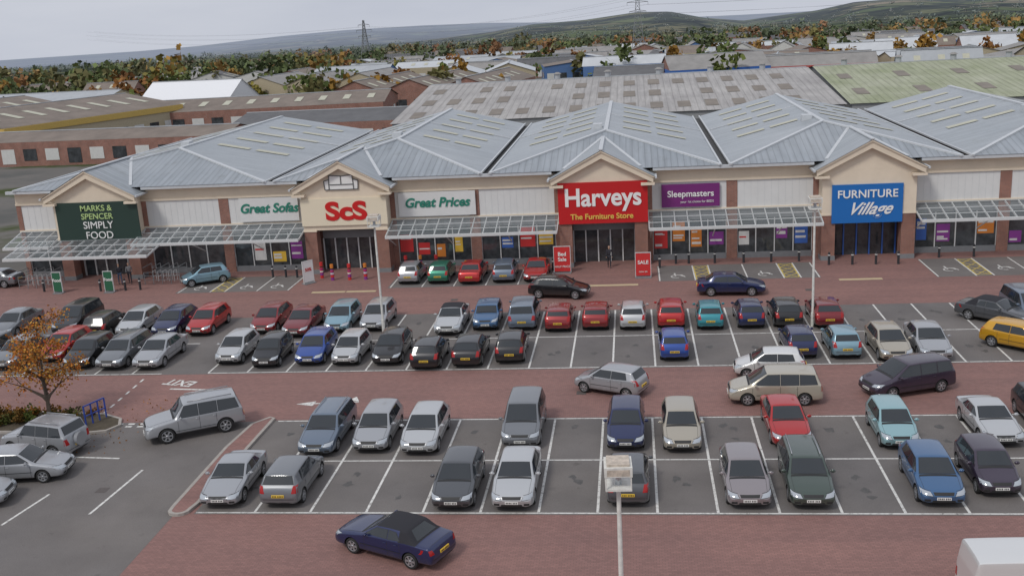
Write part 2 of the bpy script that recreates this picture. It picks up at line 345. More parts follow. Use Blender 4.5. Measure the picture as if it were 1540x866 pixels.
def island(name,pts,mk,top,h=.12,w=.16):
    s=MB();n=len(pts);c=Vector((sum(p[0] for p in pts)/n,sum(p[1] for p in pts)/n))
    o=[Vector(p) for p in pts];inn=[]
    for i,p in enumerate(o):
        a=o[i-1];b_=o[(i+1)%n];t=(b_-a).normalized();nn_=Vector((-t.y,t.x))
        if (c-p).dot(nn_)<0:nn_=-nn_
        inn.append(p+nn_*w)
    for i in range(n):
        j=(i+1)%n;a,b_,ia,ib=o[i],o[j],inn[i],inn[j]
        s.poly([(a.x,a.y,0),(b_.x,b_.y,0),(b_.x,b_.y,h),(a.x,a.y,h)],mk)
        s.poly([(a.x,a.y,h),(b_.x,b_.y,h),(ib.x,ib.y,h),(ia.x,ia.y,h)],mk)
    s.poly([(p.x,p.y,h-.004) for p in inn],top);return s.obj(name)
pts=[(-19.05,48.3),(-18.7,48.1),(-18.85,38.6),(-18.95,38.1)]+[(-19.45+.5*math.cos(a),38.0-.5*math.sin(a)) for a in np.linspace(.4,math.pi-.4,6)]+[(-19.95,38.3),(-20.0,44.5),(-19.75,47.4)]
island("kerb_island",pts,M['kerb'],M['pave'])
soil=mat("planting_soil",(.075,.06,.04),.95,var=.4,scale=3)
pts=[(-40,46.9),(-28.3,46.3),(-27.2,46.6),(-26.8,47.4),(-27.2,48.3),(-28.5,49.0),(-33,49.5),(-40,49.9)]
island("planted_island",pts,M['kerb'],soil)
# ------------------------------------------------------------------ leaf clouds
def leafcloud(name,P,S,C,parent=None):
    n=len(P);a=rng.normal(size=(n,3));a/=np.linalg.norm(a,axis=1)[:,None]
    b_=rng.normal(size=(n,3));b_-=a*(a*b_).sum(1)[:,None];b_/=np.linalg.norm(b_,axis=1)[:,None]
    S=S[:,None];q=np.stack([P-a*S-b_*S*.6,P+a*S-b_*S*.7,P+a*S*.9+b_*S*.6,P-a*S*.8+b_*S*.8],1)
    me=bpy.data.meshes.new(name);me.vertices.add(4*n);me.vertices.foreach_set("co",q.reshape(-1))
    me.loops.add(4*n);me.loops.foreach_set("vertex_index",np.arange(4*n))
    me.polygons.add(n);me.polygons.foreach_set("loop_start",np.arange(0,4*n,4));me.polygons.foreach_set("loop_total",np.full(n,4))
    me.update();at=me.color_attributes.new("Col","FLOAT_COLOR","CORNER")
    cc=np.concatenate([np.repeat(C,4,axis=0),np.ones((4*n,1))],1);at.data.foreach_set("color",cc.reshape(-1))
    me.materials.append(M['foliage']);o=bpy.data.objects.new(name,me);return link(o,parent)
def crown(c,rad,n,col,flat=1.):
    k=rng.integers(5,9);cs=rng.normal(size=(k,3))*.45;cs[:,2]*=.8
    idx=rng.integers(0,k,n);d=rng.normal(size=(n,3));d/=np.linalg.norm(d,axis=1)[:,None];rr=.52*rng.random(n)**.4
    p=(cs[idx]+d*rr[:,None])*np.array([rad,rad,rad*flat])
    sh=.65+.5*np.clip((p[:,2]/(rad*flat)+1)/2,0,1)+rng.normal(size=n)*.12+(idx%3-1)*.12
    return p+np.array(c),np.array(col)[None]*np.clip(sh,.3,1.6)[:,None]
PP=[];CC=[];SS=[]
cols=[(.10,.13,.04),(.12,.145,.04),(.08,.10,.035),(.19,.16,.035),(.28,.16,.035),(.22,.10,.03),(.13,.12,.045),(.09,.115,.04)]
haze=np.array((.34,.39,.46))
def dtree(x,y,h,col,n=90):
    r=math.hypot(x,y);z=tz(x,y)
    hz=min(.6,max(0,(r-300)/4000));c=np.array(col)*(1-hz)+haze*hz  # leaf colour tinted towards haze by distance, no real air between
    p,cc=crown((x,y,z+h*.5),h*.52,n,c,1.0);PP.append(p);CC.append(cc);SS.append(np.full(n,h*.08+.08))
for i in range(1000):
    a=random.uniform(-.62,.42);r=random.choice((random.uniform(520,700),random.uniform(700,1000),random.uniform(900,1500)))
    if a<-.25 and random.random()<.45:r=random.uniform(400,620)
    dtree(r*math.sin(a),r*math.cos(a),random.choice((random.uniform(5,9),random.uniform(8,14))),random.choice(cols),75 if r<1000 else 45)
for i in range(700):
    a=random.uniform(-.62,.42);r=random.uniform(1400,3000);dtree(r*math.sin(a),r*math.cos(a),random.uniform(8,15),random.choice(cols[:4]),22)
for i in range(170):
    a=random.uniform(-.6,.4);r=random.uniform(236,540)
    if a<-.3 and r<260:continue
    dtree(r*math.sin(a),r*math.cos(a),random.uniform(4,9),random.choice(cols),130)
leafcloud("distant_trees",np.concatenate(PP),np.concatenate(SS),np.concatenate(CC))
# ------------------------------------------------------------------ sheds and town
roofs=[mat("asbestos_roof",(.27,.26,.25),.85,var=.2,scale=.3),mat("brown_roof",(.2,.165,.14),.85,var=.25,scale=.3),mat("light_metal_roof",(.38,.40,.42),.5,var=.12,scale=.3),mat("pale_roof",(.5,.52,.54),.6,var=.1,scale=.3),mat("dark_slate_roof",(.12,.12,.125),.8,var=.2,scale=.5)]
walls=[M['brick'],mat("buff_wall",(.42,.36,.25),.85,var=.1),mat("white_wall",(.58,.58,.56),.8,var=.1),mat("grey_wall",(.28,.29,.3),.8,var=.1),mat("blue_wall",(.08,.16,.34),.7,var=.1)]
yel=mat("yellow_fascia",(.55,.38,.1),.7,var=.1);ftr=[yel,mat("blue_fascia",(.03,.12,.4),.6),mat("red_fascia",(.4,.05,.04),.6),walls[2]]
marq=mat("marquee_canvas",(.75,.76,.78),.7,var=.04)
def shed(name,cx,cy,lx,ly,he,hr,nb=1,rz=0,roof=None,wall=None,fascia=None,wins=True,axis='y',sky=0):
    s=MB();roof=roof or random.choice(roofs);wall=wall or random.choice(walls)
    a,b_=(lx,ly) if axis=='y' else (ly,lx);w=a/nb
    s.box(-a/2,a/2,-b_/2,b_/2,-8,he,wall)
    for i in range(nb):
        x0=-a/2+i*w;x1=x0+w;xm=(x0+x1)/2;e=.3
        s.prism([(x0+.001,he+.002),(x1-.001,he+.002),(xm,hr)],-b_/2+.01,b_/2-.01,wall)
        s.poly([(x0,-b_/2-e,he+.02),(xm,-b_/2-e,hr+.05),(xm,b_/2+e,hr+.05),(x0,b_/2+e,he+.02)],roof)
        s.poly([(x1,-b_/2-e,he+.02),(xm,-b_/2-e,hr+.05),(xm,b_/2+e,hr+.05),(x1,b_/2+e,he+.02)],roof)
        s.beam((xm,-b_/2-e,hr+.1),(xm,b_/2+e,hr+.1),.4,roofs[2],.12)
        if sky:
            for k in range(int(b_/5)):
                for sgn in (-1,1):
                    t0,t1=.3,.65;y=-b_/2+2.5+k*5
                    def pt(t,yy):return (xm+sgn*w/2*t,yy,hr+.09-(hr-he-.03)*t)
                    s.poly([pt(t0,y),pt(t1,y),pt(t1,y+1.4),pt(t0,y+1.4)],M['rlight'])
    if fascia:
        for sg in (-1,1):
            s.box(sg*a/2+(0.02 if sg>0 else -.25),sg*a/2+(.25 if sg>0 else -.02),-b_/2-.2,b_/2+.2,he-1.1,he-.03,fascia)
            s.box(-a/2,a/2,sg*b_/2+(.02 if sg>0 else -.25),sg*b_/2+(.25 if sg>0 else -.02),he-1.1,he-.03,fascia)
    if wins:
        k=int(a/4)
        for i in range(k):
            x=-a/2+2+i*4
            for sg in (-1,1):
                s.box(x-1.1,x+1.1,sg*(b_/2+.03),sg*(b_/2+.06),.9,2.6,M['sglass'] if (i*7)%3 else walls[2])
        k=int(b_/4)
        for i in range(k):
            y=-b_/2+2+i*4
            for sg in (-1,1):
                s.box(sg*(a/2+.03),sg*(a/2+.06),y-1.2,y+1.2,.4 if i%3==0 else .9,2.8,walls[2] if i%2 else M['sglass'])
    return s.obj(name,loc=(cx,cy,tz(cx,cy)),rz=rz+(math.pi/2 if axis=='x' else 0))
def bigroof(name,x0,x1,y0,ym,y1,ze,zr,rm,rows,step):
    s=MB();s.box(x0,x1,y0,y1,-1,ze,walls[3])
    for (ya,yb,za,zb) in ((y0-.3,ym,ze+.05,zr),(y1+.3,ym,ze+.05,zr)):
        s.poly([(x0-.3,ya,za),(x1+.3,ya,za),(x1+.3,yb,zb),(x0-.3,yb,zb)],rm)
    for (xx) in (x0,x1):s.poly([(xx,y0,ze),(xx,y1,ze),(xx,ym,zr-.05)],walls[3])
    for k in rows:
        x=x0+2.
        while x<x1-3:
            if random.random()<.93:
                t0,t1=k,k+.14+random.uniform(-.01,.01)
                p=lambda t,xx:(xx,y0-.3+(ym-y0+.3)*t,ze+.05+(zr-ze-.05)*t+.05)
                s.poly([p(t0,x),p(t0,x+1.9),p(t1,x+1.9),p(t1,x)],skm)
            x+=step
    n=int((x1-x0)/9)
    for i in range(n):
        x=x0+5+i*9;s.cyl(x,ym,zr-.2,zr+.9,.5,roofs[2]);s.cyl(x,ym,zr+.9,zr+1.2,.75,roofs[0],r1=.3)
    s.beam((x0,ym,zr+.03),(x1,ym,zr+.03),.6,roofs[2],.15)
    return s.obj(name)
skm=mat("old_rooflight",(.2,.17,.14),.6,var=.25,scale=.5)
bigroof("warehouse",-36,30.5,154,188,222,4.6,8.0,roofmetal("corrugated_asbestos_roof",0,(.33,.315,.31),(.45,.435,.42),1.1,.9),(.1,.4,.7),4.1)
bigroof("warehouse",31.5,110,154,186,220,4.6,8.2,roofmetal("mossy_roof",0,(.28,.31,.19),(.42,.43,.33),1.1,.9),(.2,.6),9)
shed("warehouse",-128,196,62,42,5.6,8.0,2,D2R(-20),roofs[1],walls[1],yel,sky=1)
shed("industrial_unit",-96,164,66,12,3.9,5.0,1,D2R(-4),roofs[1],M['brick'],axis='x')
shed("industrial_unit",-52,176,30,16,4.0,5.4,1,D2R(-4),roofs[4],M['brick'],axis='x')
shed("industrial_unit",-76,213,52,20,4.2,6.0,1,D2R(4),roofs[1],M['brick'],axis='x',sky=1)
shed("industrial_unit",-46,246,40,34,4.6,7,3,D2R(-10),roofs[1],M['brick'],sky=1)
shed("white_marquee",-112,262,26,16,3.2,8,1,D2R(-10),marq,marq,wins=False,axis='x')
shed("industrial_unit",-86,292,44,24,5,7.5,3,D2R(-8),roofs[0],walls[1])
shed("industrial_unit",-160,268,50,18,5,7,1,D2R(-5),roofs[2],walls[1],axis='x')
shed("industrial_unit",-42,300,30,20,5,7.5,2,D2R(5),roofs[3],walls[1])
random.seed(11)
for i in range(-9,11):
    for j in range(0,11):
        x=i*31+random.uniform(-7,7)+(j%2)*15;y=240+j*33+random.uniform(-6,6)
        if abs(x)>y*.62:continue
        if y<325 and x<-15:continue
        if x<-150 and random.random()<.55:continue
        if random.random()<.12:continue
        ax=random.choice('xxy');lx=random.uniform(13,26);ly=random.uniform(9,18)
        if random.random()<.12:lx*=1.5
        shed("industrial_unit",x,y,lx,ly,random.uniform(3.2,5.2),random.uniform(5.6,7.6),random.choice((1,1,2)),D2R(random.uniform(-14,10)),
             random.choice(roofs+[roofs[2],roofs[0],roofs[1],roofs[0]]),random.choice(walls[:4]+walls[:3]+walls),random.choice(ftr) if random.random()<.3 else None,axis=ax,sky=random.random()<.4)
for i in range(60):
    a=random.uniform(-.35,.42);r=random.uniform(560,800);hh=random.uniform(4.5,5.5)
    shed("brick_house",r*math.sin(a),r*math.cos(a),random.uniform(9,22),8,hh,hh+2.8,1,random.uniform(-.5,.5),roofs[random.choice((1,4))],M['brick'],axis='x')
psteel=mat("galvanised_steel",(.2,.21,.22),.6)
def pylon(x,y,h):
    s=MB()
    def wd(z):t=z/h;return 3.2*(1-t)**1.3+.45
    lv=[0,.14,.27,.39,.5,.6,.69,.77,.85,.92,1.];t=.16
    for i in range(len(lv)-1):
        za,zb=lv[i]*h,lv[i+1]*h;a,b_=wd(za),wd(zb)
        ca=[(-a,-a,za),(a,-a,za),(a,a,za),(-a,a,za)];cb=[(-b_,-b_,zb),(b_,-b_,zb),(b_,b_,zb),(-b_,b_,zb)]
        for k in range(4):
            s.beam(ca[k],cb[k],t*1.6,psteel);s.beam(ca[k],cb[(k+1)%4],t,psteel);s.beam(ca[(k+1)%4],cb[k],t,psteel);s.beam(cb[k],cb[(k+1)%4],t,psteel)
    for zz,l in ((.66,4.2),(.79,5.2),(.9,3.8)):
        for sg in (-1,1):
            s.beam((0,0,zz*h+.8),(sg*l,0,zz*h),t*1.3,psteel);s.beam((0,0,zz*h-.2),(sg*l,0,zz*h),t*1.3,psteel);s.beam((sg*l,0,zz*h),(sg*l,0,zz*h-1.6),t,psteel)
    zz=tz(x,y);s.obj("electricity_pylon",loc=(x,y,zz));return (x,y,zz,h)
p1=pylon(4.4,540,35);p2=pylon(-175,690,30)
s=MB()
for (l,zz) in ((4.2,.62),(5.2,.75),(3.8,.86)):
    for sg in (-1,1):
        ptsA=[(-520,980,0,30),p2,p1,(330,410,8,33)]
        for q in range(3):
            A_,B_=ptsA[q],ptsA[q+1];prev=None
            for k in range(13):
                t=k/12;x=A_[0]+(B_[0]-A_[0])*t+sg*l;y=A_[1]+(B_[1]-A_[1])*t
                z=(A_[2]+A_[3]*zz)*(1-t)+(B_[2]+B_[3]*zz)*t-4*t*(1-t)*5
                if prev:s.beam(prev,(x,y,z),.06,psteel)
                prev=(x,y,z)
s.obj("power_lines")
s=MB();s.cyl(0,0,0,15,.5,roofs[3],.4);s.obj("chimney_flue",loc=(-193,415,-4))
# ------------------------------------------------------------------ retail building
Yp=79.4;Yw=81.0
B=empty("retail_building")
X0,X1=-52,62
porticos=[-44.3,-23.1,-2.4,17.7,38.4]
s=MB();s.box(X0,X1,Yw+.35,117,-.5,7.3,M['brick']);s.obj("main_walls",B)
s=MB()
edges=[X0]
for c in porticos:edges+=[c-3.45,c+3.45]
edges.append(X1);spans=[(edges[i],edges[i+1]) for i in range(0,len(edges)-1,2)]
sf=MB();pb=mat("poster_red",(.55,.03,.03),.5);pb2=mat("poster_blue",(.04,.12,.42),.5);pb3=mat("poster_yellow",(.7,.45,.05),.5);pb4=mat("poster_white",(.62,.62,.6),.5);pb5=mat("poster_purple",(.22,.04,.25),.5);pb6=mat("poster_orange",(.6,.2,.03),.5)
posters=[pb,pb,pb,pb2,pb3,pb4,pb5,pb6]
for a,b_ in spans:
    s.box(a,b_,Yw-.02,Yw+.34,6.25,7.3,M['cream']);s.box(a,b_,Yw-.12,Yw-.021,6.25,6.42,M['cream'])
    s.box(a,b_,Yw-.1,Yw+.34,3.95,4.12,M['cream'])
    n=max(1,round((b_-a)/6.6));w=(b_-a)/n
    for i in range(n):
        xa=a+i*w;xb=xa+w
        s.box(xa,xa+.42,Yw-.05,Yw+.34,.0,3.95,M['brick']);s.box(xb-.42,xb,Yw-.05,Yw+.34,.0,3.95,M['brick'])
        s.box(xa,xa+.42,Yw-.05,Yw+.34,4.12,6.25,M['brick']);s.box(xb-.42,xb,Yw-.05,Yw+.34,4.12,6.25,M['brick'])
        s.box(xa+.42,xb-.42,Yw,Yw+.3,4.12,6.25,M['white'])
        k=int((w-.84)/.5)
        for j in range(1,k):
            xx=xa+.42+j*(w-.84)/k;s.box(xx-.012,xx+.012,Yw-.012,Yw,4.13,6.24,M['wsteel'])
        sf.box(xa+.42,xb-.42,Yw+.02,Yw+.3,0,.45,M['grey']);sf.box(xa+.42,xb-.42,Yw+.15,Yw+.3,.45,3.2,M['sglass'])
        sf.box(xa+.42,xb-.42,Yw+.02,Yw+.3,3.2,3.95,M['grey'])
        m_=int((w-.84)/1.3)
        for j in range(m_+1):
            xx=xa+.42+(w-.84)*j/m_;sf.box(xx-.04,xx+.04,Yw+.05,Yw+.149,.45,3.2,M['wsteel'])
            if j<m_ and random.random()<.75 and xa>-40:
                pw_=((w-.84)/m_-.25)*random.uniform(.5,1);z0=random.uniform(.6,1.6);z1=min(3.1,z0+random.uniform(.6,1.7));pm=random.choice(posters)
                sf.box(xx+.12,xx+.12+pw_,Yw+.135,Yw+.147,z0,z1,pm)
                for q in range(random.choice((1,2,3))):
                    zz=z0+.1+(z1-z0-.35)*random.random();sf.box(xx+.18,xx+.08+pw_*random.uniform(.6,1),Yw+.126-.002*q,Yw+.134-.002*q,zz,zz+random.uniform(.08,.2),pb4 if pm is not pb4 else pb)
s.obj("facade_cladding",B);sf.obj("shopfront_windows",B)
s=MB();ge=[X0-.3]
for c in porticos:ge+=[c-3.95,c+3.95]
ge.append(X1)
for i in range(0,len(ge)-1,2):
    s.box(ge[i],ge[i+1],80.25,80.5,7.32,7.56,M['cap']);s.box(ge[i],ge[i+1],80.5,81.4,7.33,7.4,M['cream'])
s.obj("eaves_gutter",B)
ER=7.58;RZ=9.65;units=[(-51.9,-40.3,-29.3),(-29.3,-20.3,-11.6),(-11.6,-2.2,7.1),(7.1,15.8,24.9),(24.9,34,43),(43,52,61.9)]
s=MB();cap=MB()
for l,m_,r in units:
    l+=.35;r-=.35;yf=80.2;yh=88.6;yb=117
    s.poly([(l,yf,ER),(r,yf,ER),(m_,yh,RZ)],M['roofX'])
    s.poly([(l,yf,ER),(m_,yh,RZ),(m_,yb,RZ),(l,yb,ER)],M['roofY']);s.poly([(r,yf,ER),(m_,yh,RZ),(m_,yb,RZ),(r,yb,ER)],M['roofY'])
    s.poly([(l,yb,ER),(r,yb,ER),(m_,yb,RZ)],M['grey'])
    cap.beam((m_,yh,RZ+.03),(m_,yb,RZ+.03),.35,M['cap'],.12);cap.beam((l,yf,ER+.03),(m_,yh,RZ+.05),.3,M['cap'],.12);cap.beam((r,yf,ER+.03),(m_,yh,RZ+.05),.3,M['cap'],.12)
    for xx in (l,r):cap.beam((xx,yf,ER+.03),(xx,yb,ER+.03),.14,M['cap'],.14)
    for sg,e in ((-1,l),(1,r)):
        for k in range(5):
            y=93+k*4.8
            def pt(t,yy):return (m_+(e-m_)*t,yy,RZ-(RZ-ER)*t+.05)
            for t0,t1 in ((.16,.44),(.5,.78)):
                s.poly([pt(t0,y),pt(t1,y),pt(t1,y+1.0),pt(t0,y+1.0)],M['rlight'])
    cap.beam((m_,yb-14,RZ+.02),(l,yb-14,ER+.06),.12,M['cap'],.06);cap.beam((m_,yb-14,RZ+.02),(r,yb-14,ER+.06),.12,M['cap'],.06)
    cap.box(m_-1.2,m_-.4,yh+3,yh+4,RZ-.3,RZ+.25,M['cap'])
for x in [u[0] for u in units[1:]]:
    s.box(x-.5,x+.5,80.6,117,7.32,7.36,M['gutter'])
s.obj("main_roof",B);cap.obj("roof_ridges",B)
for i,c in enumerate(porticos):
    s=MB();hw=3.45;yF=Yp
    for sg in (-1,1):
        xo=c+sg*hw;xi=c+sg*(hw-1.0)
        s.box(xi,xo,yF,yF+1.0,0,3.5,M['brick']);s.box(xi-.03*sg,xo+.03*sg,yF-.03,yF+1.03,-.01,.35,M['grey'])
        s.box(xi-.05*sg,xo+.05*sg,yF-.05,yF+1.05,3.5,3.62,M['cream'])
        s.box(xo-sg*.3,xo-sg*.005,yF+.32,Yw+.3,3.62,7.0,M['cream'])
        s.box(xo-sg*.3,xo-sg*.005,yF+1.03,Yw+.3,0,3.62,M['brick'])
    s.box(c-hw,c+hw,yF,yF+.3,3.62,6.95,M['cream'])
    s.prism([(c-hw,6.953),(c+hw,6.953),(c,8.78)],yF,yF+.3,M['cream'])
    for sg in (-1,1):
        a=(c+sg*3.95,7.02);t=(c,9.1)
        s.prism([(a[0],a[1]),(t[0],t[1]),(t[0],t[1]-.5),(a[0],a[1]-.42)] ,yF-.45,yF-.02,M['cream'])
        s.prism([(c+sg*4.1,7.05),(c,9.23),(c,9.1),(c+sg*3.95,7.021)],yF-.55,yF-.02,M['cream'])
        s.box(c+sg*3.0,c+sg*4.05,yF-.5,yF-.02,6.42,6.6,M['cream'])
        s.poly([(c,yF-.6,9.26),(c+sg*4.15,yF-.6,7.05),(c+sg*4.15,Yw,7.05),(c+sg*3.1,Yw+.0,7.61),(c,87.4,9.26)],M['roofY'])
        s.beam((c+sg*4.15,yF-.6,7.02),(c+sg*4.15,Yw-.1,7.02),.16,M['cap'],.14)
        s.beam((c+sg*3.0,80.5,7.7),(c,87.3,9.3),.25,M['cap'],.08)
    s.beam((c,yF-.62,9.3),(c,87.3,9.3),.3,M['cap'],.1)
    s.box(c-hw+1.0,c+hw-1.0,Yw+.1,Yw+.3,2.6,3.6,M['grey']);s.box(c-hw+1.0,c+hw-1.0,Yw+.2,Yw+.3,0,2.6,M['sglass'])
    for j in range(6):
        xx=c-hw+1.0+j*(2*hw-2.0)/5;s.box(xx-.05,xx+.05,Yw+.08,Yw+.19,0,2.6,M['wsteel'] if i!=3 else pb2)
    s.box(c-hw+.31,c+hw-.31,yF+.31,Yw+.3,6.3,6.35,M['dark'])
    s.box(c-hw+.31,c+hw-.31,yF+.31,Yw+.1,3.5,3.62,M['dark'])
    s.obj("entrance_portico",B)
def canopy(x0,x1,yf=78.0,yb=80.9,zf=3.15,zb=3.9,posts=True):
    s=MB();n=max(2,round((x1-x0)/1.0))
    for i in range(n+1):
        x=x0+(x1-x0)*i/n;s.beam((x,yf,zf),(x,yb,zb),.07,M['wsteel'],.14)
    for t in (0,.33,.66,1):s.beam((x0,yf+(yb-yf)*t,zf+(zb-zf)*t+.1),(x1,yf+(yb-yf)*t,zf+(zb-zf)*t+.1),.06,M['wsteel'])
    s.beam((x0,yf-.05,zf),(x1,yf-.05,zf),.12,M['wsteel'],.2)
    s.poly([(x0,yf,zf+.15),(x1,yf,zf+.15),(x1,yb,zb+.15),(x0,yb,zb+.15)],M['cglass'])
    if posts:
        for i in range(0,n+1,5):
            x=min(max(x0+(x1-x0)*i/n,x0+.15),x1-.15);s.beam((x,yb-.1,1.9),(x,yf+.2,zf-.08),.07,M['wsteel'])
    s.obj("glass_canopy",B)
for i,(a,b_) in enumerate(spans):canopy(a+.1,b_-.1)
canopy(-50.5,-38.3,75.6,79.3,2.75,3.35)
def sign(c0,c1,z0,z1,y,m,name="shop_sign"):
    e=empty(name,((c0+c1)/2,y,(z0+z1)/2));w=(c1-c0)/2;h=(z1-z0)/2
    s=MB();s.box(-w,w,-.12,0,-h,h,m);s.obj("panel",e)
    return e
sw=mat("sign_white_letters",(.8,.8,.78),.5);sr=mat("sign_red_letters",(.55,.01,.01),.5);sg_=mat("sign_green_letters",(.02,.2,.14),.5);sy=mat("sign_gold_letters",(.75,.5,.1),.5);slg=mat("sign_pale_green_letters",(.45,.6,.25),.5);sk=mat("sign_black_lines",(.1,.1,.1),.6)
e=sign(-5.85,1.1,3.5,6.75,Yp-.02,mat("red_sign_panel",(.5,.01,.012),.45))
text("letters","Harveys",1.95,(0,-.15,.38),sw,e,bold=.045,sx=.94);text("strapline","The Furniture Store",.6,(-.1,-.15,-1.08),sy,e,bold=.012)
e=sign(-26.6,-19.55,4.0,6.2,Yp-.02,mat("cream_sign_panel",(.76,.68,.52),.5))
text("letters","ScS",2.0,(.2,-.15,0),sr,e,bold=.08,sx=1.25)
e=sign(14.95,20.15,2.9,5.85,Yp-.02,mat("blue_sign_panel",(.01,.14,.45),.45))
text("letters","FURNITURE",.84,(0,-.15,.72),sw,e,bold=.012,space=1.02);text("script_letters","Village",1.3,(0.1,-.15,-.42),sw,e,shear=.6,bold=.02,sx=.95)
e=sign(-47.5,-40.4,3.45,6.6,Yp-.02,mat("dark_green_sign_panel",(.02,.045,.035),.45))
text("letters","MARKS &\nSPENCER",.68,(0,-.15,.72),slg,e,bold=.005);text("letters","SIMPLY\nFOOD",.85,(0,-.15,-.78),sw,e,bold=0)
e=sign(2.2,6.7,4.3,6.1,Yw-.14,mat("purple_sign_panel",(.17,.02,.16),.45))
text("letters","Sleepmasters",.68,(0,-.15,.12),sw,e,bold=.01);text("strapline","your 1st choice for BEDS",.25,(.5,-.15,-.5),sw,e)
for a,b_,t in ((-18.9,-12.6,"Great Prices"),(-32.3,-27.3,"Great Sofas")):
    e=sign(a,b_,4.25,6.2,Yw-.14,M['white']);text("letters",t,1.05,(0,-.15,.1),sg_,e,shear=.25,bold=.03)
e=empty("sofa_emblem",(-23.1,Yp-.03,7.2));s=MB()
s.prism([(-1.35,-.3),(1.35,-.3),(1.4,.4),(1.0,.5),(.95,.85),(0,.78),(-.95,.85),(-1.0,.5),(-1.4,.4)],-.03,-.001,sw)
for (x0,z0,x1,z1) in ((-1.35,-.3,-1.4,.4),(-1.4,.4,-1,.5),(-1,.1,-.95,.85),(-.95,.85,0,.78),(0,.78,.95,.85),(.95,.85,1,.1),(0,.12,0,.78),(1,.5,1.4,.4),(1.4,.4,1.35,-.3),(-1.35,-.3,1.35,-.3),(-1,.1,1,.1),(-1,.1,-1.0,-.3),(1,.1,1,-.3)):
    s.beam((x0,-.05,z0),(x1,-.05,z1),.06,sk)
s.obj("outline",e)
# ------------------------------------------------------------------ street furniture
lw=mat("weathered_white_paint",(.66,.65,.61),.6,var=.2,scale=5)
rust=mat("stained_lamp_lid",(.5,.43,.36),.7,var=.4,scale=7)
def lamp(x,y,h=7.8,rz=0):
    s=MB();s.cyl(0,0,0,.9,.11,lw,n=16);s.cyl(0,0,.9,h-.72,.08,lw,.06,n=14);w=.36
    s.box(-w,w,-w,w,h-.72,h-.66,lw)
    for a in (-1,1):
        for b_ in (-1,1):s.beam((a*(w-.02),b_*(w-.02),h-.66),(a*(w-.02),b_*(w-.02),h-.3),.035,lw)
    s.box(-w-.02,w+.02,-w-.02,w+.02,h-.3,h-.02,lw);s.box(-w+.05,w-.05,-w+.05,w-.05,h-.02,h+.05,rust)
    s.box(-w+.06,w-.06,-w+.06,w-.06,h-.34,h-.3,CM[HEAD]);s.cyl(0,0,h-.66,h-.4,.09,CM[HEAD],n=10)
    s.poly([(-w+.05,-w-.022,h-.27),(w-.05,-w-.022,h-.27),(w-.05,-w-.022,h-.08),(-w+.05,-w-.022,h-.08)],rust)
    s.obj("street_lamp",loc=(x,y,0),rz=rz)
lamp(-16.4,62.9);lamp(10.8,62.5,8.1);lamp(-.6,26.0,7.7,D2R(3));lamp(-33.9,46.6,7.8)
def bollard(x,y,col=None):
    s=MB();r=.09 if not col else .14
    s.cyl(0,0,0,.9,r,M['dark'] if not col else col[0],n=10);s.cyl(0,0,.9,1.0,r,M['dark'],.03,n=10)
    s.cyl(0,0,.72,.8,r+.008,pb4 if not col else col[1],n=10)
    if col:s.cyl(0,0,.25,.45,r+.008,col[1],n=10);s.cyl(0,0,1.0,1.3,r,col[2],n=10);s.cyl(0,0,.5,.62,r+.008,pb4,n=10)
    s.obj("bollard",loc=(x,y,0))
for x,y in ((-29.3,78.6),(-28.2,78.6),(-27.2,78.4),(4.2,79.6),(6.2,79.5),(8.4,79.4),(10.5,79.4),(14.6,78.0),(16.3,77.9),(18.0,77.8),(19.6,77.7),(-47.6,75.9),(-46.4,75.8),(-42.6,75.6),(-40.5,75.6),(-39.3,75.7),(-6.4,78.5),(1.9,78.4),(3.2,79.6),(12.6,79.4),(23,79.4),(25.5,79.3)):bollard(x,y)
for i,(x,y) in enumerate(((-25.0,78),(-23.9,77.2),(-22.5,77.2),(-21.2,77.2),(-18.4,79.5),(-17.2,79.5),(-15.9,79.5))):bollard(x,y,(pb5,pb,pb6) if i%2 else (pb,pb5,pb))
def board(x,y,w,h,m,t1,m2,rz=0,t2=None):
    e=empty("advertising_board",(x,y,0),rz);s=MB()
    s.box(-w/2,w/2,-.05,0,.15,h,m);s.box(-w/2-.04,-w/2,-.07,.03,0,h+.04,M['wsteel']);s.box(w/2,w/2+.04,-.07,.03,0,h+.04,M['wsteel']);s.box(-w/2,w/2,-.07,.03,h,h+.04,M['wsteel'])
    s.box(-w/2-.05,w/2+.05,-.3,.3,0,.06,M['grey']);s.obj("panel",e)
    text("letters",t1,h*.2,(0,-.07,h*.62),m2,e,bold=.008,ext=.01)
    if t2:text("letters",t2,h*.11,(0,-.07,h*.25),m2,e,ext=.01)
board(-5.6,77.6,1.25,2.1,pb,"Bed\nSale",sw,0,"HALF PRICE");board(.6,75.6,1.1,1.9,pb,"SALE",sw,0,"now on");board(-25.6,76.4,.9,1.8,sw,"50%",sr,.9)
gb=mat("trolley_sign_green",(.02,.12,.06),.5)
for x,y in ((-46.0,75.3),(-41.6,75.2)):board(x,y,.7,1.7,gb,"Food",sw)
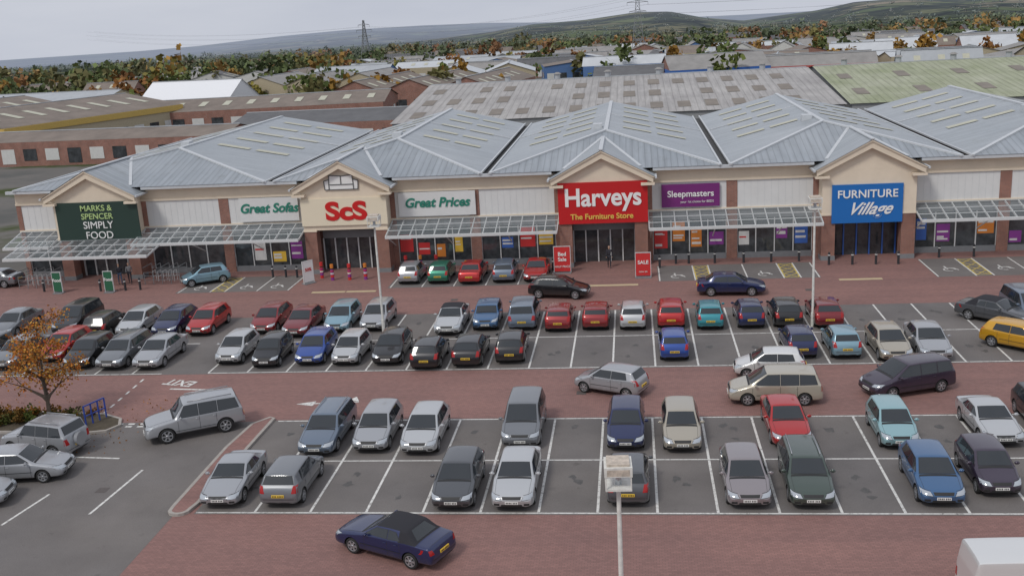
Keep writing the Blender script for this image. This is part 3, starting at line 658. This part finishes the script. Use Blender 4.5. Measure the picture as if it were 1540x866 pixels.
def rails(x,y,w,d,name="trolley_shelter"):
    s=MB()
    for a in np.linspace(-w/2,w/2,5):
        s.beam((a,-d/2,0),(a,-d/2,1.0),.04,M['grey']);s.beam((a,d/2,0),(a,d/2,1.4),.04,M['grey']);s.beam((a,-d/2,1.4),(a,d/2,1.4),.04,M['grey'])
    for z in (.35,.7,1.0):s.beam((-w/2,-d/2,z),(w/2,-d/2,z),.03,M['grey']);s.beam((-w/2,d/2,z),(w/2,d/2,z),.03,M['grey'])
    for k in range(5):
        xx=-w/2+.5+k*.45
        if xx<w/2-.4:
            s.beam((xx,-.3,.5),(xx,.3,.5),.03,M['wsteel']);s.beam((xx,-.3,.95),(xx,.3,.95),.03,M['wsteel']);s.beam((xx,-.3,.1),(xx,-.3,.95),.03,M['wsteel']);s.beam((xx,.3,.1),(xx,.3,.95),.03,M['wsteel'])
    s.obj(name,loc=(x,y,0))
rails(-48.9,77.8,3,1.6);rails(-38.2,78.2,3,1.6)
bl=mat("blue_painted_steel",(.03,.07,.35),.5)
s=MB()
for k in range(4):s.beam((k*.45,0,0),(k*.45,0,1.1),.06,bl)
s.beam((0,0,1.1),(1.35,0,1.1),.06,bl);s.beam((0,0,.55),(1.35,0,.55),.05,bl);s.obj("blue_railing",loc=(-28.6,47.2,.1),rz=D2R(70))
# ------------------------------------------------------------------ near tree and shrubs
def tree(x,y,h,r,col,nleaf,name="autumn_tree"):
    e=empty(name,(x,y,.1));me=bpy.data.meshes.new("trunk");vs=[];es=[];rd=[]
    def add(p,rr,par=None):
        vs.append(tuple(p));rd.append(rr)
        if par is not None:es.append((par,len(vs)-1))
        return len(vs)-1
    b0=add((0,0,0),.1);b1=add((.05,.02,h*.22),.08,b0);b2=add((.02,-.03,h*.42),.065,b1);b3=add((.08,.02,h*.62),.045,b2);b4=add((.05,.05,h*.85),.02,b3)
    tips=[]
    for k in range(16):
        st=[b1,b2,b2,b3,b3,b4][k%6];a=k*2.4+random.uniform(-.3,.3);z0=vs[st][2];l=r*random.uniform(.6,1.05)*(1-.35*(z0/h))
        up=random.uniform(.3,.8);p=Vector(vs[st]);q=p+Vector((math.cos(a)*l*.5,math.sin(a)*l*.5,l*.5*up+.15));i1=add(q,.025,st)
        q2=q+Vector((math.cos(a+.3)*l*.5,math.sin(a+.3)*l*.5,l*.45*up));add(q2,.01,i1);tips+=[q,q2]
        q3=q+Vector((math.cos(a-.7)*l*.4,math.sin(a-.7)*l*.4,l*.5*up));add(q3,.009,i1);tips.append(q3)
    me.from_pydata(vs,es,[]);o=link(bpy.data.objects.new("trunk",me),e);o.modifiers.new("skin","SKIN")
    for i,v in enumerate(me.skin_vertices[0].data):v.radius=(rd[i],rd[i])
    me.skin_vertices[0].data[0].use_root=True
    me.materials.append(M['bark'])
    T=np.array([tuple(t) for t in tips]);idx=rng.integers(0,len(T),nleaf);P=T[idx]+rng.normal(size=(nleaf,3))*np.array([.27,.27,.2])
    C=np.array(col)[rng.integers(0,len(col),nleaf)]*(.65+.6*rng.random((nleaf,1)))
    leafcloud("leaves",P,.035+.035*rng.random(nleaf),C,e)
tree(-31.2,48.2,5.5,2.2,[(.50,.19,.035),(.42,.13,.025),(.5,.27,.05),(.28,.14,.05)],3400)
Ps=[];Cs=[]
for i in range(60):
    x=random.uniform(-38,-29);y=random.uniform(47.2,49);p,c_=crown((x,y,.35),.42,110,random.choice([(.07,.09,.02),(.14,.08,.02),(.22,.1,.02),(.1,.1,.03)]),.8);Ps.append(p);Cs.append(c_)
Ps=np.concatenate(Ps);leafcloud("shrubs",Ps,np.full(len(Ps),.06),np.concatenate(Cs))
n=260;P=np.stack([rng.uniform(-36,-25,n),rng.uniform(44,51.5,n),np.full(n,.03)],1)
leafcloud("fallen_leaves",P,.03+.02*rng.random(n),np.array([[.3,.13,.03]])*(.5+rng.random((n,1))))
# ------------------------------------------------------------------ cars
def build_car(name,L_=4.05,Wd=1.72,Hh=1.46,belt=.93,hood=.74,cowl=.97,xc=.95,xrf=.3,xb=-.3,xC=-1.05,xre=-1.6,xrb=-1.88,deck=1.0,dkx=None,dkz=None,wb=2.5,quarter=False,bars=False,soft=False,spare=False,wr=.31,zb=.2,rw=.74,van=False):
    l2=L_/2;w=Wd/2
    st=[(l2,.74,.30,.47,.56,'h'),(l2-.07,.89,.24,.56,hood-.07,'h'),(l2-.27,.965,zb,hood-.10,hood,'h'),(l2-.62,.99,zb,hood-.01,hood+(cowl-hood)*.52,'h'),
        (xc,1,zb,belt-.04,cowl,'h'),(xrf,1,zb,belt-.01,Hh-.03,'r'),(xb,1,zb,belt,Hh,'r'),(xC,1,zb,belt+.02,Hh-.01,'r'),(xre,.985,zb,belt+.03,Hh-.05,'r'),(xrb,.955,zb+.03,belt+.01,deck,'h')]
    if dkx is not None:st.append((dkx,.93,zb+.04,belt-.02,dkz,'h'))
    top=st[-1][4]
    st+=[(-l2+.05,.91,.25,.68,min(top-.08,.88),'h'),(-l2,.82,.32,.5,.6,'h')]
    bm=bmesh.new();rings=[]
    for (x,wf,zB,zbel,zt,k) in st:
        ww=w*wf
        half=[(0,zB),(ww*.85,zB),(ww*.985,zB+.11),(ww,zB+.62*(zbel-zB)),(ww*.975,zbel)]
        if k=='r':half+=[(w*rw,zt-.05),(w*rw*.62,zt-.006),(0,zt)]
        else:half+=[(ww*.84,zt-.025),(ww*.42,zt-.004),(0,zt)]
        rings.append([bm.verts.new((x,y,z)) for y,z in half]+[bm.verts.new((x,-y,z)) for y,z in half[-2:0:-1]])
    n=14;fc={};cl=bm.edges.layers.float.new('crease_edge')
    for i in range(len(rings)-1):
        for j in range(n):
            k=(j+1)%n;fc[(i,j)]=bm.faces.new([rings[i][j],rings[i][k],rings[i+1][k],rings[i+1][j]]);fc[(i,j)].material_index=PAINT
            if j in (0,13):fc[(i,j)].material_index=TRIM
    bm.faces.new(rings[0][::-1]);bm.faces.new(rings[-1])
    bmesh.ops.recalc_face_normals(bm,faces=bm.faces)
    iw=4;E=lambda a,b:bm.edges.get((a,b))
    def cr(e,v):
        if e:e[cl]=v
    for i,v in ((iw,.75),(iw+1,.45),(iw+4,.55),(iw+5,.7),(0,.45),(len(rings)-1,.5),(2,.25)):
        for j in range(4,10):cr(E(rings[i][j],rings[i][(j+1)%n]),v)
    if dkx is not None:
        for j in range(4,10):cr(E(rings[iw+6][j],rings[iw+6][(j+1)%n]),.55)
    for i in range(len(rings)-1):
        cab=iw<=i<=iw+4
        for j in (4,10):cr(E(rings[i][j],rings[i+1][j]),.6 if cab else .35)
        for j in (5,9):cr(E(rings[i][j],rings[i+1][j]),.55 if cab else .3)
        for j in (2,12):cr(E(rings[i][j],rings[i+1][j]),.5)
        for j in (3,11):cr(E(rings[i][j],rings[i+1][j]),.25)
    if soft:
        for f_ in [fc[(i,j)] for i in (iw+1,iw+2,iw+3) for j in (5,6,7,8)]+[fc[(iw+4,j)] for j in (4,5,6,7,8,9)]+[fc[(iw+3,j)] for j in (4,9)]:f_.material_index=FAB
    me=bpy.data.meshes.new(name+"_b");bm.to_mesh(me);bm.free()
    for m_ in CM:me.materials.append(m_)
    o=link(bpy.data.objects.new("tmp",me));md=o.modifiers.new("s","SUBSURF");md.levels=3;md.render_levels=3
    cb=bmesh.new()
    for sx in (wb/2,-wb/2):
        for sy in (-1,1):
            mt=Matrix.Translation((sx,sy*(w-.06),wr+.01))@Matrix.Rotation(math.pi/2,4,'X')
            bmesh.ops.create_cone(cb,cap_ends=True,segments=28,radius1=wr+.05,radius2=wr+.05,depth=.46,matrix=mt)
    for f_ in cb.faces:f_.material_index=TRIM
    cm=bpy.data.meshes.new("cut");cb.to_mesh(cm);cb.free()
    for m_ in CM:cm.materials.append(m_)
    co=link(bpy.data.objects.new("tmpc",cm));bo=o.modifiers.new("b","BOOLEAN");bo.operation='DIFFERENCE';bo.object=co;bo.solver='EXACT'
    dg=bpy.context.evaluated_depsgraph_get();ev=o.evaluated_get(dg);bm=bmesh.new();bm.from_mesh(ev.to_mesh());ev.to_mesh_clear()
    bpy.data.objects.remove(o);bpy.data.objects.remove(co)
    bm.normal_update()
    for f_ in bm.faces:f_.smooth=True
    for ed in bm.edges:
        if len(ed.link_faces)==2 and ed.calc_face_angle(0)>.7:ed.smooth=False
    bvh=BVHTree.FromBMesh(bm)
    def patch(c,d,nx,ny,mi,off=.006,far=1.2):
        d=Vector(d).normalized();c=[Vector(p) for p in c];g=[]
        for i in range(nx+1):
            row=[]
            for j in range(ny+1):
                u,v=i/nx,j/ny;p=(c[0]*(1-u)+c[1]*u)*(1-v)+(c[3]*(1-u)+c[2]*u)*v
                h,nn,_,_=bvh.ray_cast(p-d*2,d)
                row.append(bm.verts.new(h+nn*off) if h is not None and (h-p).length<far else None)
            g.append(row)
        for i in range(nx):
            for j in range(ny):
                q=[g[i][j],g[i+1][j],g[i+1][j+1],g[i][j+1]]
                if all(q):
                    f_=bm.faces.new(q);f_.material_index=mi;f_.smooth=True
                    f_.normal_update()
                    if f_.normal.dot(d)>0:f_.normal_flip()
    fx,bx=(-1,0,0),(1,0,0)
    zh=hood-.13
    def glass(c,d,nx,ny,grow=.03):
        cc=sum((Vector(p) for p in c),Vector())/4
        patch([Vector(p)+(Vector(p)-cc).normalized()*grow for p in c],d,nx,ny,TRIM,.004,.9);patch(c,d,nx,ny,GLASS,.008,.9)
    glass([(xc-.06,-w*.77,cowl+.02),(xc-.06,w*.77,cowl+.02),(xrf+.06,w*(rw-.10),Hh-.075),(xrf+.06,-w*(rw-.10),Hh-.075)],(-1,0,-.7),12,8,.02)
    if not van:
        q=.10 if not soft else .28
        glass([(xrb+.05,-w*(.80-q*.5),deck+.045),(xrb+.05,w*(.80-q*.5),deck+.045),(xre-.05,w*(rw-q),Hh-.11),(xre-.05,-w*(rw-q),Hh-.11)],(1,0,-.25 if dkx is None else -.9),12,8,.02 if not soft else 0)
    for s_ in (1,-1):
        d=(0,-s_,0);b0=belt+.045;t0=Hh-.125
        glass([(xc-.2,s_*w,b0),(xb+.03,s_*w,b0),(xb+.03,s_*w*rw,t0+.01),(xrf-.02,s_*w*rw,t0-.01)],d,14,8,.022)
        if not van:
            if quarter:
                glass([(xb-.03,s_*w,b0),(xC+.03,s_*w,b0+.01),(xC+.03,s_*w*rw,t0),(xb-.03,s_*w*rw,t0+.01)],d,10,8,.022)
                glass([(xC-.03,s_*w,b0+.01),(xre-.05,s_*w,b0+.03),(xre+.09,s_*w*rw,t0-.03),(xC-.03,s_*w*rw,t0)],d,10,8,.022)
            elif dkx is None:
                glass([(xb-.03,s_*w,b0),(xC-.17,s_*w,b0+.03),(xC-.06,s_*w*rw,t0-.01),(xb-.03,s_*w*rw,t0+.01)],d,10,8,.022)
            else:
                xe=xre+.02 if not soft else xC+.05
                glass([(xb-.03,s_*w,b0),(xe-.06,s_*w,b0+.03),(xe+.16,s_*w*rw,t0-.02),(xb-.03,s_*w*rw,t0+.01)],d,10,8,.022)
    for s_ in (1,-1):
        patch([(l2,s_*w*.43,zh-.09),(l2,s_*w*.95,zh-.05),(l2,s_*w*.95,zh+.12),(l2,s_*w*.53,zh+.08)],fx,7,3,TRIM,.003)
        patch([(l2,s_*w*.46,zh-.07),(l2,s_*w*.93,zh-.03),(l2,s_*w*.93,zh+.10),(l2,s_*w*.56,zh+.06)],fx,6,3,HEAD,.008)
        patch([(l2,s_*w*.55,.34),(l2,s_*w*.8,.34),(l2,s_*w*.8,.43),(l2,s_*w*.55,.43)],fx,3,2,TRIM)
        tz_=.72 if dkx is None else .68;th2=.29 if dkx is None else .18
        patch([(-l2,s_*w*.66,tz_),(-l2,s_*w*.945,tz_),(-l2,s_*w*.925,tz_+th2),(-l2,s_*w*.74,tz_+th2)],bx,5,6,TAIL)
        for xx in (xc-.14,xb,xC+(.1 if xC<-.9 else 0)):
            patch([(xx-.008,s_*w,.3),(xx+.008,s_*w,.3),(xx+.008,s_*w,belt-.01),(xx-.008,s_*w,belt-.01)],(0,-s_,0),1,8,TRIM,.003)
        patch([(wb/2-.42,s_*w,.235),(-wb/2+.42,s_*w,.235),(-wb/2+.42,s_*w,.32),(wb/2-.42,s_*w,.32)],(0,-s_,0),12,1,TRIM,.004)
        patch([(wb/2-.42,s_*w,.54),(-wb/2+.42,s_*w,.54),(-wb/2+.42,s_*w,.565),(wb/2-.42,s_*w,.565)],(0,-s_,0),14,1,TRIM,.01)
    patch([(l2,-w*.40,zh-.05),(l2,w*.40,zh-.05),(l2,w*.44,zh+.05),(l2,-w*.44,zh+.05)],fx,8,2,TRIM)
    patch([(l2,-w*.5,.30),(l2,w*.5,.30),(l2,w*.46,.39),(l2,-w*.46,.39)],fx,8,2,TRIM)
    for s_ in (1,-1):
        patch([(l2-.3,s_*w*.76,.9),(xc+.05,s_*w*.80,.9),(xc+.05,s_*w*.812,.9),(l2-.3,s_*w*.772,.9)],(0,0,-1),8,1,TRIM,.003)
    patch([(xc+.07,-w*.8,1),(xc+.07,w*.8,1),(xc-.03,w*.78,1),(xc-.03,-w*.78,1)],(0,0,-1),10,1,TRIM,.005)
    patch([(-l2,-w*.86,.46),(-l2,w*.86,.46),(-l2,w*.86,.485),(-l2,-w*.86,.485)],bx,12,1,TRIM,.004)
    if dkx is not None:
        patch([(dkx+.02,-w*.7,1.1),(dkx+.02,w*.7,1.1),(dkx+.035,w*.7,1.1),(dkx+.035,-w*.7,1.1)],(0,0,-1),10,1,TRIM,.003)
    def plate(x,z,sgn,mi):
        def bxm(x0,x1,y0,y1,z0,z1,mi):
            vs=[bm.verts.new(p) for p in ((x0,y0,z0),(x1,y0,z0),(x1,y1,z0),(x0,y1,z0),(x0,y0,z1),(x1,y0,z1),(x1,y1,z1),(x0,y1,z1))]
            for q in ((3,2,1,0),(4,5,6,7),(0,1,5,4),(1,2,6,5),(2,3,7,6),(3,0,4,7)):
                bm.faces.new([vs[i] for i in q]).material_index=mi
        bxm(x-.03,x+.012,-.26,.26,z-.055,z+.055,mi)
        for k in range(7):
            yy=-.22+k*.062+(.03 if k>3 else 0);bxm(x+(.012 if sgn>0 else -.034),x+(.015 if sgn>0 else -.03),yy,yy+.036,z-.034,z+.034,LET)
    h,_,_,_=bvh.ray_cast(Vector((l2+1,0,.46)),Vector((-1,0,0)));plate(h.x+.01,.46,1,PW)
    zp=.62 if dkx is None else .64
    h,_,_,_=bvh.ray_cast(Vector((-l2-1,0,zp)),Vector((1,0,0)));plate(h.x+.0,zp,-1,PY)
    def add_box(cx,cy,cz,sx,sy,sz,mi,bev=.02,rot=None):
        r=bmesh.ops.create_cube(bm,size=1);vs=r['verts']
        mt=Matrix.Translation((cx,cy,cz))@(rot or Matrix.Identity(4))@Matrix.Diagonal((sx,sy,sz,1))
        bmesh.ops.transform(bm,matrix=mt,verts=vs);fs={f_ for v in vs for f_ in v.link_faces}
        for f_ in fs:f_.material_index=mi
        if bev:
            es={e_ for v in vs for e_ in v.link_edges};rr=bmesh.ops.bevel(bm,geom=list(es),offset=bev,segments=2,affect='EDGES')
            for f_ in rr['faces']:f_.material_index=mi;f_.smooth=True
    for s_ in (1,-1):
        add_box(xc-.28,s_*(w+.07),belt+.08,.12,.2,.13,PAINT,.04);add_box(xb+.12,s_*(w*.985+.012),belt-.10,.16,.03,.03,PAINT,.01)
        add_box(xC+.18,s_*(w*.985+.012),belt-.10,.16,.03,.03,PAINT,.01)
        if bars:add_box((xrf+xre)/2,s_*w*rw*.84,Hh+.015,(xrf-xre)*.85,.035,.05,RIM,.012)
    if spare:
        bmesh.ops.create_cone(bm,cap_ends=True,segments=28,radius1=.33,radius2=.31,depth=.2,matrix=Matrix.Translation((-l2-.06,0,.82))@Matrix.Rotation(math.pi/2,4,'Y'))
    def lathe(cx,cy,sgn,prof,mi,seg=28):
        rg=[]
        for (yy,rr) in prof:
            rg.append([bm.verts.new((cx+rr*math.cos(2*math.pi*k/seg),cy+sgn*yy,wr+rr*math.sin(2*math.pi*k/seg))) for k in range(seg)])
        for i in range(len(rg)-1):
            for k in range(seg):
                j=(k+1)%seg;q=[rg[i][k],rg[i][j],rg[i+1][j],rg[i+1][k]];f_=bm.faces.new(q if sgn>0 else q[::-1]);f_.material_index=mi;f_.smooth=True
        return rg
    for sx in (wb/2,-wb/2):
        for sy in (-1,1):
            cy=sy*(w-.125)
            lathe(sx,cy,sy,[(-.1,wr*.66),(-.1,wr*.93),(-.07,wr),(.07,wr),(.1,wr*.94),(.105,wr*.72),(.085,wr*.68)],TYRE)
            lathe(sx,cy,sy,[(.087,wr*.7),(.09,wr*.64),(.05,wr*.6),(.03,.02)],TRIM)
            lathe(sx,cy,sy,[(.088,wr*.71),(.104,wr*.68),(.088,wr*.61)],RIM)
            lathe(sx,cy,sy,[(.05,wr*.16),(.1,wr*.15),(.105,.01)],RIM,12)
            for k in range(6):
                a=2*math.pi*k/6;rt=Matrix.Rotation(a,4,'Y')
                r=bmesh.ops.create_cube(bm,size=1);vs=r['verts']
                mt=Matrix.Translation((sx,cy+sy*.075,wr))@rt@Matrix.Translation((wr*.38,0,0))@Matrix.Diagonal((wr*.6,.035,.075,1))
                bmesh.ops.transform(bm,matrix=mt,verts=vs)
                for f_ in {f_ for v in vs for f_ in v.link_faces}:f_.material_index=RIM
    me=bpy.data.meshes.new(name);bm.to_mesh(me);bm.free()
    for m_ in CM:me.materials.append(m_)
    return me
CT={
'hatch':build_car("hatchback"),
'hatch2':build_car("hatchback_b",L_=4.2,Wd=1.75,Hh=1.44,belt=.94,hood=.76,cowl=.96,xc=1.05,xrf=.28,xb=-.28,xC=-1.12,xre=-1.45,xrb=-1.92,deck=1.02,wb=2.6,rw=.72,wr=.32),
'small':build_car("supermini",L_=3.7,Wd=1.64,Hh=1.45,hood=.76,cowl=.98,xc=.95,xrf=.3,xb=-.35,xC=-1.05,xre=-1.42,xrb=-1.7,wb=2.4,wr=.29),
'mini':build_car("compact",L_=3.65,Wd=1.68,Hh=1.40,hood=.82,cowl=.97,xc=.72,xrf=.36,xb=-.35,xC=-1.0,xre=-1.4,xrb=-1.66,wb=2.46,wr=.31,rw=.8),
'saloon':build_car("saloon",L_=4.55,Wd=1.76,Hh=1.43,hood=.76,cowl=.96,xc=1.0,xrf=.3,xb=-.25,xC=-.9,xre=-1.15,xrb=-1.68,deck=1.0,dkx=-2.12,dkz=.99,wb=2.68),
'estate':build_car("estate",L_=4.6,Wd=1.76,Hh=1.46,hood=.76,cowl=.97,xc=1.05,xrf=.35,xb=-.3,xC=-1.15,xre=-1.98,xrb=-2.2,wb=2.65,quarter=True,bars=True),
'mpv':build_car("mpv",L_=4.5,Wd=1.82,Hh=1.66,belt=1.0,hood=.84,cowl=1.06,xc=1.25,xrf=.4,xb=-.2,xC=-1.1,xre=-1.9,xrb=-2.12,deck=1.08,wb=2.7,quarter=True,wr=.32,rw=.78),
'suv':build_car("suv",L_=4.75,Wd=1.88,Hh=1.82,belt=1.12,hood=.98,cowl=1.16,xc=.95,xrf=.45,xb=-.2,xC=-1.1,xre=-2.05,xrb=-2.26,deck=1.2,wb=2.75,quarter=True,bars=True,wr=.38,zb=.34,rw=.8),
'suvs':build_car("suv_spare",L_=4.1,Wd=1.78,Hh=1.68,belt=1.06,hood=.92,cowl=1.1,xc=.85,xrf=.35,xb=-.3,xC=-1.05,xre=-1.7,xrb=-1.92,deck=1.14,wb=2.45,quarter=True,bars=True,wr=.35,zb=.3,rw=.8,spare=True),
'cab':build_car("convertible",L_=4.55,Wd=1.78,Hh=1.38,hood=.76,cowl=.95,xc=.85,xrf=.2,xb=-.35,xC=-.9,xre=-1.1,xrb=-1.6,deck=.99,dkx=-2.12,dkz=.96,wb=2.65,soft=True),
'coupe':build_car("coupe",L_=4.2,Wd=1.76,Hh=1.31,belt=.89,hood=.7,cowl=.9,xc=.8,xrf=.1,xb=-.5,xC=-.8,xre=-.95,xrb=-1.6,deck=.95,dkx=-1.98,dkz=.93,wb=2.5),
'van':build_car("van",L_=5.0,Wd=1.95,Hh=2.1,belt=1.15,hood=1.05,cowl=1.25,xc=1.5,xrf=.85,xb=.2,xC=-1.2,xre=-2.3,xrb=-2.42,deck=1.5,wb=3.0,wr=.34,rw=.86,van=True),
}
NM={'hatch':'hatchback_car','hatch2':'hatchback_car','small':'small_hatchback_car','mini':'compact_car','saloon':'saloon_car','estate':'estate_car','mpv':'people_carrier','suv':'off_road_car','suvs':'off_road_car','cab':'convertible_car','coupe':'coupe_car','van':'white_van'}
COL={'silver':(.37,.38,.40),'lsil':(.50,.51,.52),'grey':(.18,.19,.205),'dgrey':(.085,.09,.1),'black':(.014,.014,.017),'navy':(.013,.022,.09),'blue':(.02,.07,.32),'mblue':(.05,.13,.27),'lblue':(.22,.37,.45),'teal':(.03,.26,.31),'ltop':(.28,.46,.49),
'red':(.45,.014,.014),'dred':(.25,.012,.015),'maroon':(.2,.012,.018),'beige':(.48,.44,.36),'sbeige':(.42,.38,.31),'white':(.72,.72,.71),'green':(.01,.18,.11),'dgreen':(.06,.085,.07),'yellow':(.65,.34,.02),'purple':(.05,.035,.06),'mauve':(.28,.25,.26),'gblue':(.14,.18,.24)}
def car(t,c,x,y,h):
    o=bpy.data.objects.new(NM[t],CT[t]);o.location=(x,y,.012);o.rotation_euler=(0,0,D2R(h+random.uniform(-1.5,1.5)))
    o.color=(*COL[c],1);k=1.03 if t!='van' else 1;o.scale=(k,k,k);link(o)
F_,R_=-90,90
rowA=[('coupe','silver',-17.8,40.6,F_),('hatch','grey',-15.1,40.6,R_),('hatch2','dgrey',-7.7,40.4,F_-1),('saloon','lsil',-5.2,40.6,F_),('hatch','dgrey',-.5,40.7,R_),('hatch2','mauve',4.3,40.6,F_),('estate','dgreen',6.8,40.8,F_),('hatch2','mblue',11.8,40.8,F_),('small','purple',14.2,41.4,F_)]
rowB=[('estate','gblue',-15.1,46.0,F_),('hatch','silver',-12.6,46.1,F_),('hatch2','lsil',-10.2,45.9,F_),('mpv','grey',-5.5,46.7,F_),('hatch','navy',-.6,46.2,F_),('hatch','sbeige',1.95,46.0,F_),('saloon','red',6.8,46.7,F_),('small','ltop',11.5,46.2,F_),('coupe','lsil',15.9,46.7,F_),('hatch','black',18.6,47.6,F_)]
rowC=[('saloon','grey',-39,59.3,F_),('hatch','black',-34.2,59.0,F_),('estate','grey',-31.9,59.0,F_),('saloon','silver',-29.5,58.9,F_),('small','lsil',-24.6,59.2,F_),('small','black',-22.1,58.5,F_),('hatch','blue',-19.5,59.0,F_),('small','lsil',-17.2,58.7,F_),('hatch2','black',-14.7,58.9,F_),
 ('hatch','black',-12.2,57.9,R_),('hatch2','black',-9.8,58.3,R_),('hatch','black',-7.4,58.8,R_),('small','blue',2.1,58.7,R_),('small','navy',9.2,58.9,R_),('small','lblue',11.6,58.8,R_),('hatch2','sbeige',14.1,58.4,F_),('saloon','silver',16.3,58.7,F_),('hatch','red',-36.6,60.4,F_),('hatch','dgrey',-41.4,59.4,F_)]
rowD=[('saloon','grey',-43.3,65.5,F_),('mpv','black',-39.0,66.1,F_),('hatch','black',-36.3,65.0,R_),('hatch2','lsil',-34.0,65.2,F_),('hatch2','navy',-31.4,65.1,F_),('hatch','red',-29.0,65.1,F_),('hatch2','dred',-24.6,65.3,F_),('saloon','maroon',-22.1,64.6,F_),('hatch','lblue',-19.6,65.2,F_),('hatch','silver',-17.2,65.4,F_),
 ('cab','lsil',-12.0,64.4,F_),('mini','mblue',-9.7,64.9,F_),('mpv','gblue',-7.3,65.2,R_),('mini','dred',-4.9,64.3,R_),('mini','dred',-2.55,64.5,R_),('small','lsil',-.2,64.4,R_),('hatch','red',2.2,64.8,R_),('small','teal',4.6,64.3,R_),('small','navy',7.05,64.5,R_),('hatch','black',9.3,64.7,R_),('hatch2','maroon',11.7,64.6,R_)]
for row,dy,k in ((rowA,-.45,.0),(rowB,-.45,.015),(rowC,-.7,.02),(rowD,-.45,.03)):
    for t,c,x,y,h in row:car(t,c,x,y+dy-k*max(0,x),h)
for t,c,x,y,h in [
 ('small','silver',-17.3,76.8,R_),('small','green',-14.95,76.7,R_),('saloon','red',-12.45,76.7,R_),('hatch','gblue',-9.95,76.7,R_),('coupe','red',-7.5,76.7,F_),
 ('cab','navy',-9.4,34.8,157),('suv','silver',-22.4,46.6,-151),('small','silver',-1.4,51.7,155),('mpv','beige',6.85,50.2,180),('small','white',7.1,53.9,176),('mpv','purple',13.6,51.3,199),
 ('hatch2','black',-5.4,70.9,-10),('saloon','navy',6.6,70.6,-3),('hatch','yellow',21.4,57.7,-45),('cab','dgrey',21.8,62.9,-45),('mpv','gblue',23.8,63.6,-88),('small','lblue',-34.5,77.4,210),('saloon','grey',-53.3,78.2,180),
 ('suvs','silver',-29.2,44.4,168),('saloon','silver',-28.7,41.4,8),('estate','silver',-30.0,38.6,10),
 ('van','white',12.9,31.5,0)]:
    car(t,c,x,y,h)
# ------------------------------------------------------------------ people
skin=mat("skin",(.45,.28,.2),.6)
def person(x,y,rz,top,trou,hair,step=.25):
    e=empty("person",(x,y,0),rz)
    def chain(name,vs,es,rd,m):
        me=bpy.data.meshes.new(name);me.from_pydata(vs,es,[]);o=link(bpy.data.objects.new(name,me),e)
        o.modifiers.new("skin","SKIN");sb=o.modifiers.new("sub","SUBSURF");sb.levels=1;sb.render_levels=2
        for i,v in enumerate(me.skin_vertices[0].data):v.radius=(rd[i],rd[i]*.8)
        me.skin_vertices[0].data[0].use_root=True;me.materials.append(m)
    s=step
    chain("trousers",[(0,0,.95),(.09,0,.9),(.1,-s*.5,.5),(.1,-s*.7,.08),(-.09,0,.9),(-.1,s*.35,.5),(-.1,s*.9,.1)],[(0,1),(1,2),(2,3),(0,4),(4,5),(5,6)],[.13,.1,.07,.05,.1,.07,.05],trou)
    chain("jacket",[(0,0,.95),(0,0,1.2),(0,.01,1.4),(.17,0,1.4),(.23,.06,1.15),(.22,-.06,.92),(-.17,0,1.4),(-.23,-.06,1.15),(-.22,-.18,.95)],[(0,1),(1,2),(2,3),(3,4),(4,5),(2,6),(6,7),(7,8)],[.15,.14,.12,.07,.05,.04,.07,.05,.04],top)
    chain("head",[(0,0,1.45),(0,-.01,1.55),(0,-.015,1.66),(0,0,1.74)],[(0,1),(1,2),(2,3)],[.05,.06,.095,.06],skin)
    chain("hair",[(0,.03,1.66),(0,.02,1.76)],[(0,1)],[.09,.07],hair)
    chain("hands",[(.22,-.08,.88),(.22,-.1,.8)],[(0,1)],[.035,.025],skin);chain("hands",[(-.22,-.2,.91),(-.22,-.23,.84)],[(0,1)],[.035,.025],skin)
    chain("shoes",[(.1,-s*.7+.03,.05),(.1,-s*.7-.17,.04)],[(0,1)],[.05,.035],M['dark']);chain("shoes",[(-.1,s*.9+.03,.06),(-.1,s*.9-.17,.04)],[(0,1)],[.05,.035],M['dark'])
dk=mat("dark_cloth",(.03,.03,.04),.9);jn=mat("denim",(.06,.09,.16),.9);hb=mat("brown_hair",(.05,.03,.02),.8)
person(-41.9,77.6,.6,dk,jn,hb);person(-41.2,77.9,.4,mat("grey_coat",(.2,.2,.21),.9),dk,hb);person(-2.0,79.0,0,dk,dk,hb)
